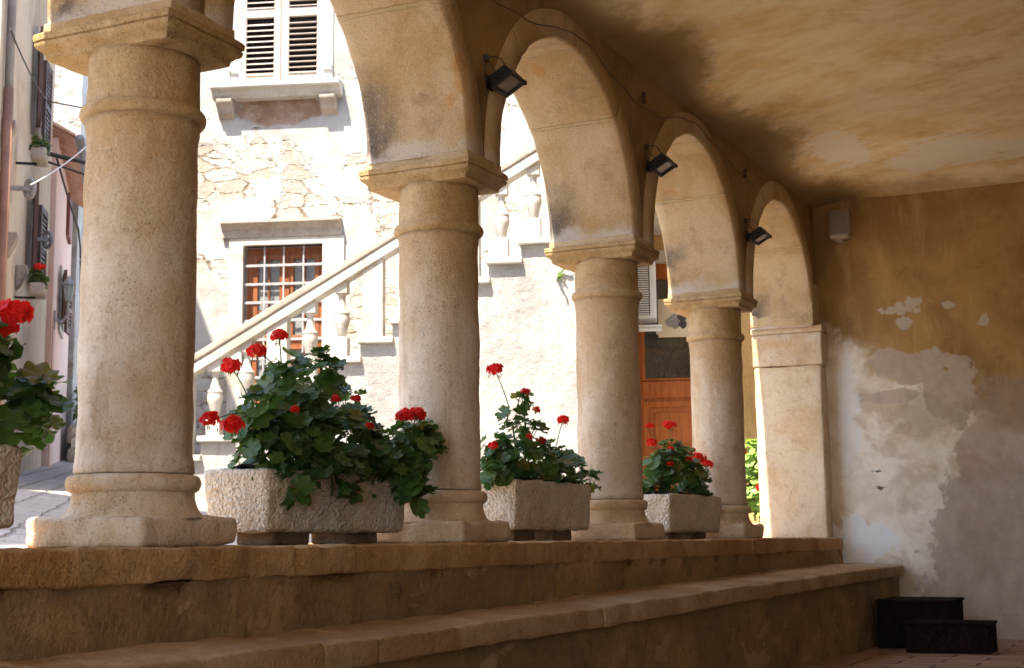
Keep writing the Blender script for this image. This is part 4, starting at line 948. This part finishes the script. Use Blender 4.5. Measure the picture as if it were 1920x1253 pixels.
# closing houses further up
he = on_street('far_house', 'hazy beige house closing the top of the street', 'house')
MB().box(37, 42, -8, 6, -.5, 7.8).build('wall', M['beige_wall'], he); MB().box(36.8, 42.2, -8.2, 6.2, 7.802, 8.0).build('roof', M['terracotta'], he)
# rough stones and shrub at the foot of the street
rs = on_street('rubble_wall', 'low rubble wall of rough stones at the top of the paved street', 'wall')
rng = random.Random(8)
for k in range(16):
    d = 22.6+(k % 8)*.42; z = gs(d, .6)+.15+.30*(k//8); MB().rough((d, d+.40, .62+.04*(k//8), 1.1, z, z+.29+rng.uniform(-.03, .03)), .05, .04, .09, k, 4).build('stone', M['grey_stone'], rs, True)
geranium('street_shrub', Vector(SO)+Matrix.Rotation(SA, 3, 'Z') @ Vector((22.9, .75, 0)), gs(23)+.6, [tuple(Vector(SO)+Matrix.Rotation(SA, 3, 'Z') @ Vector(p))+(r,) for p, r in (((22.7, .75, 2.15), .28), ((23.3, .75, 2.0), .3), ((23.9, .8, 2.2), .35), ((24.6, .8, 2.1), .35))], [], 420, .06, 33, 'green shrub growing over the low rubble wall up the street', None, 'leaf_dull', 'shrub')
# balcony pots on the house fronts
for (d, z, q, lb, s) in ((14.43, 3.80, Q, 'small green plant growing in the higher box on the beige house', 41), (14.85, 2.55, Q, 'small red flowering plant in the lower box on the beige house', 42)):
    p = Vector(SO)+Matrix.Rotation(SA, 3, 'Z') @ Vector((d, q-.22, z))
    t = on_street('flower_box', 'small grey box holding a green plant high on the beige house' if s == 41 else 'small grey box holding red flowers low on the beige house', 'flower box', 'flower boxes on the beige house')
    MB().rough((d-.17, d+.17, q-.29, q-.15, z-.12, z), .02, .004, .08, s, 4).build('box_body', M['grey_stone'], t, True); MB().box(d-.02, d+.02, q-.2, q-.004, z-.14, z-.122).build('bracket', M['iron'], t)
    geranium('geranium', (p.x, p.y, z-.1), .08, [(p.x, p.y, z+.07, .10), (p.x+.06, p.y+.05, z+.04, .085), (p.x-.06, p.y-.05, z+.02, .09)], ([(p.x-.05, p.y-.05, z+.17, .04), (p.x+.05, p.y, z+.19, .035)] if s == 42 else []), 120, .032, s, lb, 'plants on the beige house', 'leaf_dull', spread=(.1, .05))
# street lantern
ln = on_street('street_lantern', 'pale green wall lantern on a bracket against the pink house', 'lantern')
d0, z0 = 19.9, 3.32
MB().tube([(d0, QB, z0-.35), (d0, QB-.1, z0-.40), (d0, QB-.18, z0-.30), (d0, QB-.18, z0-.12)], .018, 6).box(d0-.05, d0+.05, QB-.03, QB-.003, z0-.5, z0-.25).build('bracket', M['grey_iron'], ln)
MB().lathe([(.035, z0-.12), (.045, z0-.10), (.08, z0+.10)], 6, (d0, QB-.18)).build('lamp_glass', M['teal_lamp'], ln)
MB().lathe([(.10, z0+.10), (.095, z0+.115), (.06, z0+.16), (.02, z0+.20), (.012, z0+.23)], 6, (d0, QB-.18)).build('lamp_cap', M['zinc'], ln)
# round cable drums on brackets
for (d, z, q, lb) in ((14.05, 3.33, Q, 'round grey cable coil on an arm, higher and nearer one on the beige house'), (16.74, 3.39, Q, 'round grey cable coil on an arm, lower and farther one on the beige house')):
    t = on_street('cable_coil', lb, 'cable coil', 'cable coils along the street')
    n = 20; mb = MB()
    mb.tube([(d+.085*math.cos(2*math.pi*k/n)*.5, q-.17+.085*math.cos(2*math.pi*k/n)*.5, z+.085*math.sin(2*math.pi*k/n)) for k in range(n+1)], .022, 8); mb.build('ring', M['grey_iron'], t, True)
    MB().box(d-.02, d+.02, q-.22, q-.003, z-.02, z+.02).build('arm', M['grey_iron'], t)
def wire(name, pts, r, label, mat='cable'):
    t = on_street(name, label, 'cable', 'cables across the street')
    P = [Vector(p) for p in pts]; out = []
    for i in range(len(P)-1):
        sag = .04*(P[i+1]-P[i]).length*.3
        for k in range(8): t_ = k/8; out.append(P[i].lerp(P[i+1], t_)-Vector((0, 0, sag*4*t_*(1-t_))))
    out.append(P[-1]); MB().tube(out, r, 5).build('strand', M[mat], t, True)
wire('overhead_cable', [(12.4, Q-.1, 4.3), (16.6, Q-.12, 4.95), (20, -3, 5.6)], .008, 'thin dark cable crossing the top of the street from the downpipe')
wire('overhead_cable', [(17.4, Q-.1, 4.55), (20.5, -1.5, 4.95)], .028, 'thick twisted black cable below the tiled roof')
wire('overhead_cable', [(16.3, Q-.15, 4.18), (20.5, -1.5, 4.55)], .014, 'pair of black cables at the round coil', )
wire('overhead_cable', [(17.4, Q-.2, 4.5), (19.5, QB-.3, 4.1), (20.2, QB-.3, 4.0), (23.4, QB-.2, 3.5), (27, .9, 2.9)], .014, 'slack black cable running down the house fronts')
wire('overhead_cable', [(12.5, Q-.3, 3.0), (15.0, Q-.7, 4.1), (18.5, -.6, 6.2)], .006, 'white cable rising diagonally over the street', 'white_cable')
wire('overhead_cable', [(20.3, QB-.3, 3.85), (24, -1.2, 3.95)], .014, 'short white cable beside the pink house coil', 'white_cable')

# added tower-shaped blocker, out of frame: keeps the foot of the street in shade
nh = empty('street_shade_block', (-4.6, 4.6, -.3)); prop(nh, 'tall tower-shaped block added outside the frame to shade the street', 'tower')
MB().box(-1.8, 1.8, -1.9, 1.9, -.3, 23).build('wall', M['beige_wall'], nh); MB().prism([(-2, 23.002), (2, 23.002), (0, 26)], 'y', -2.1, 2.1).build('roof', M['terracotta'], nh)  # body and top of the added shade block
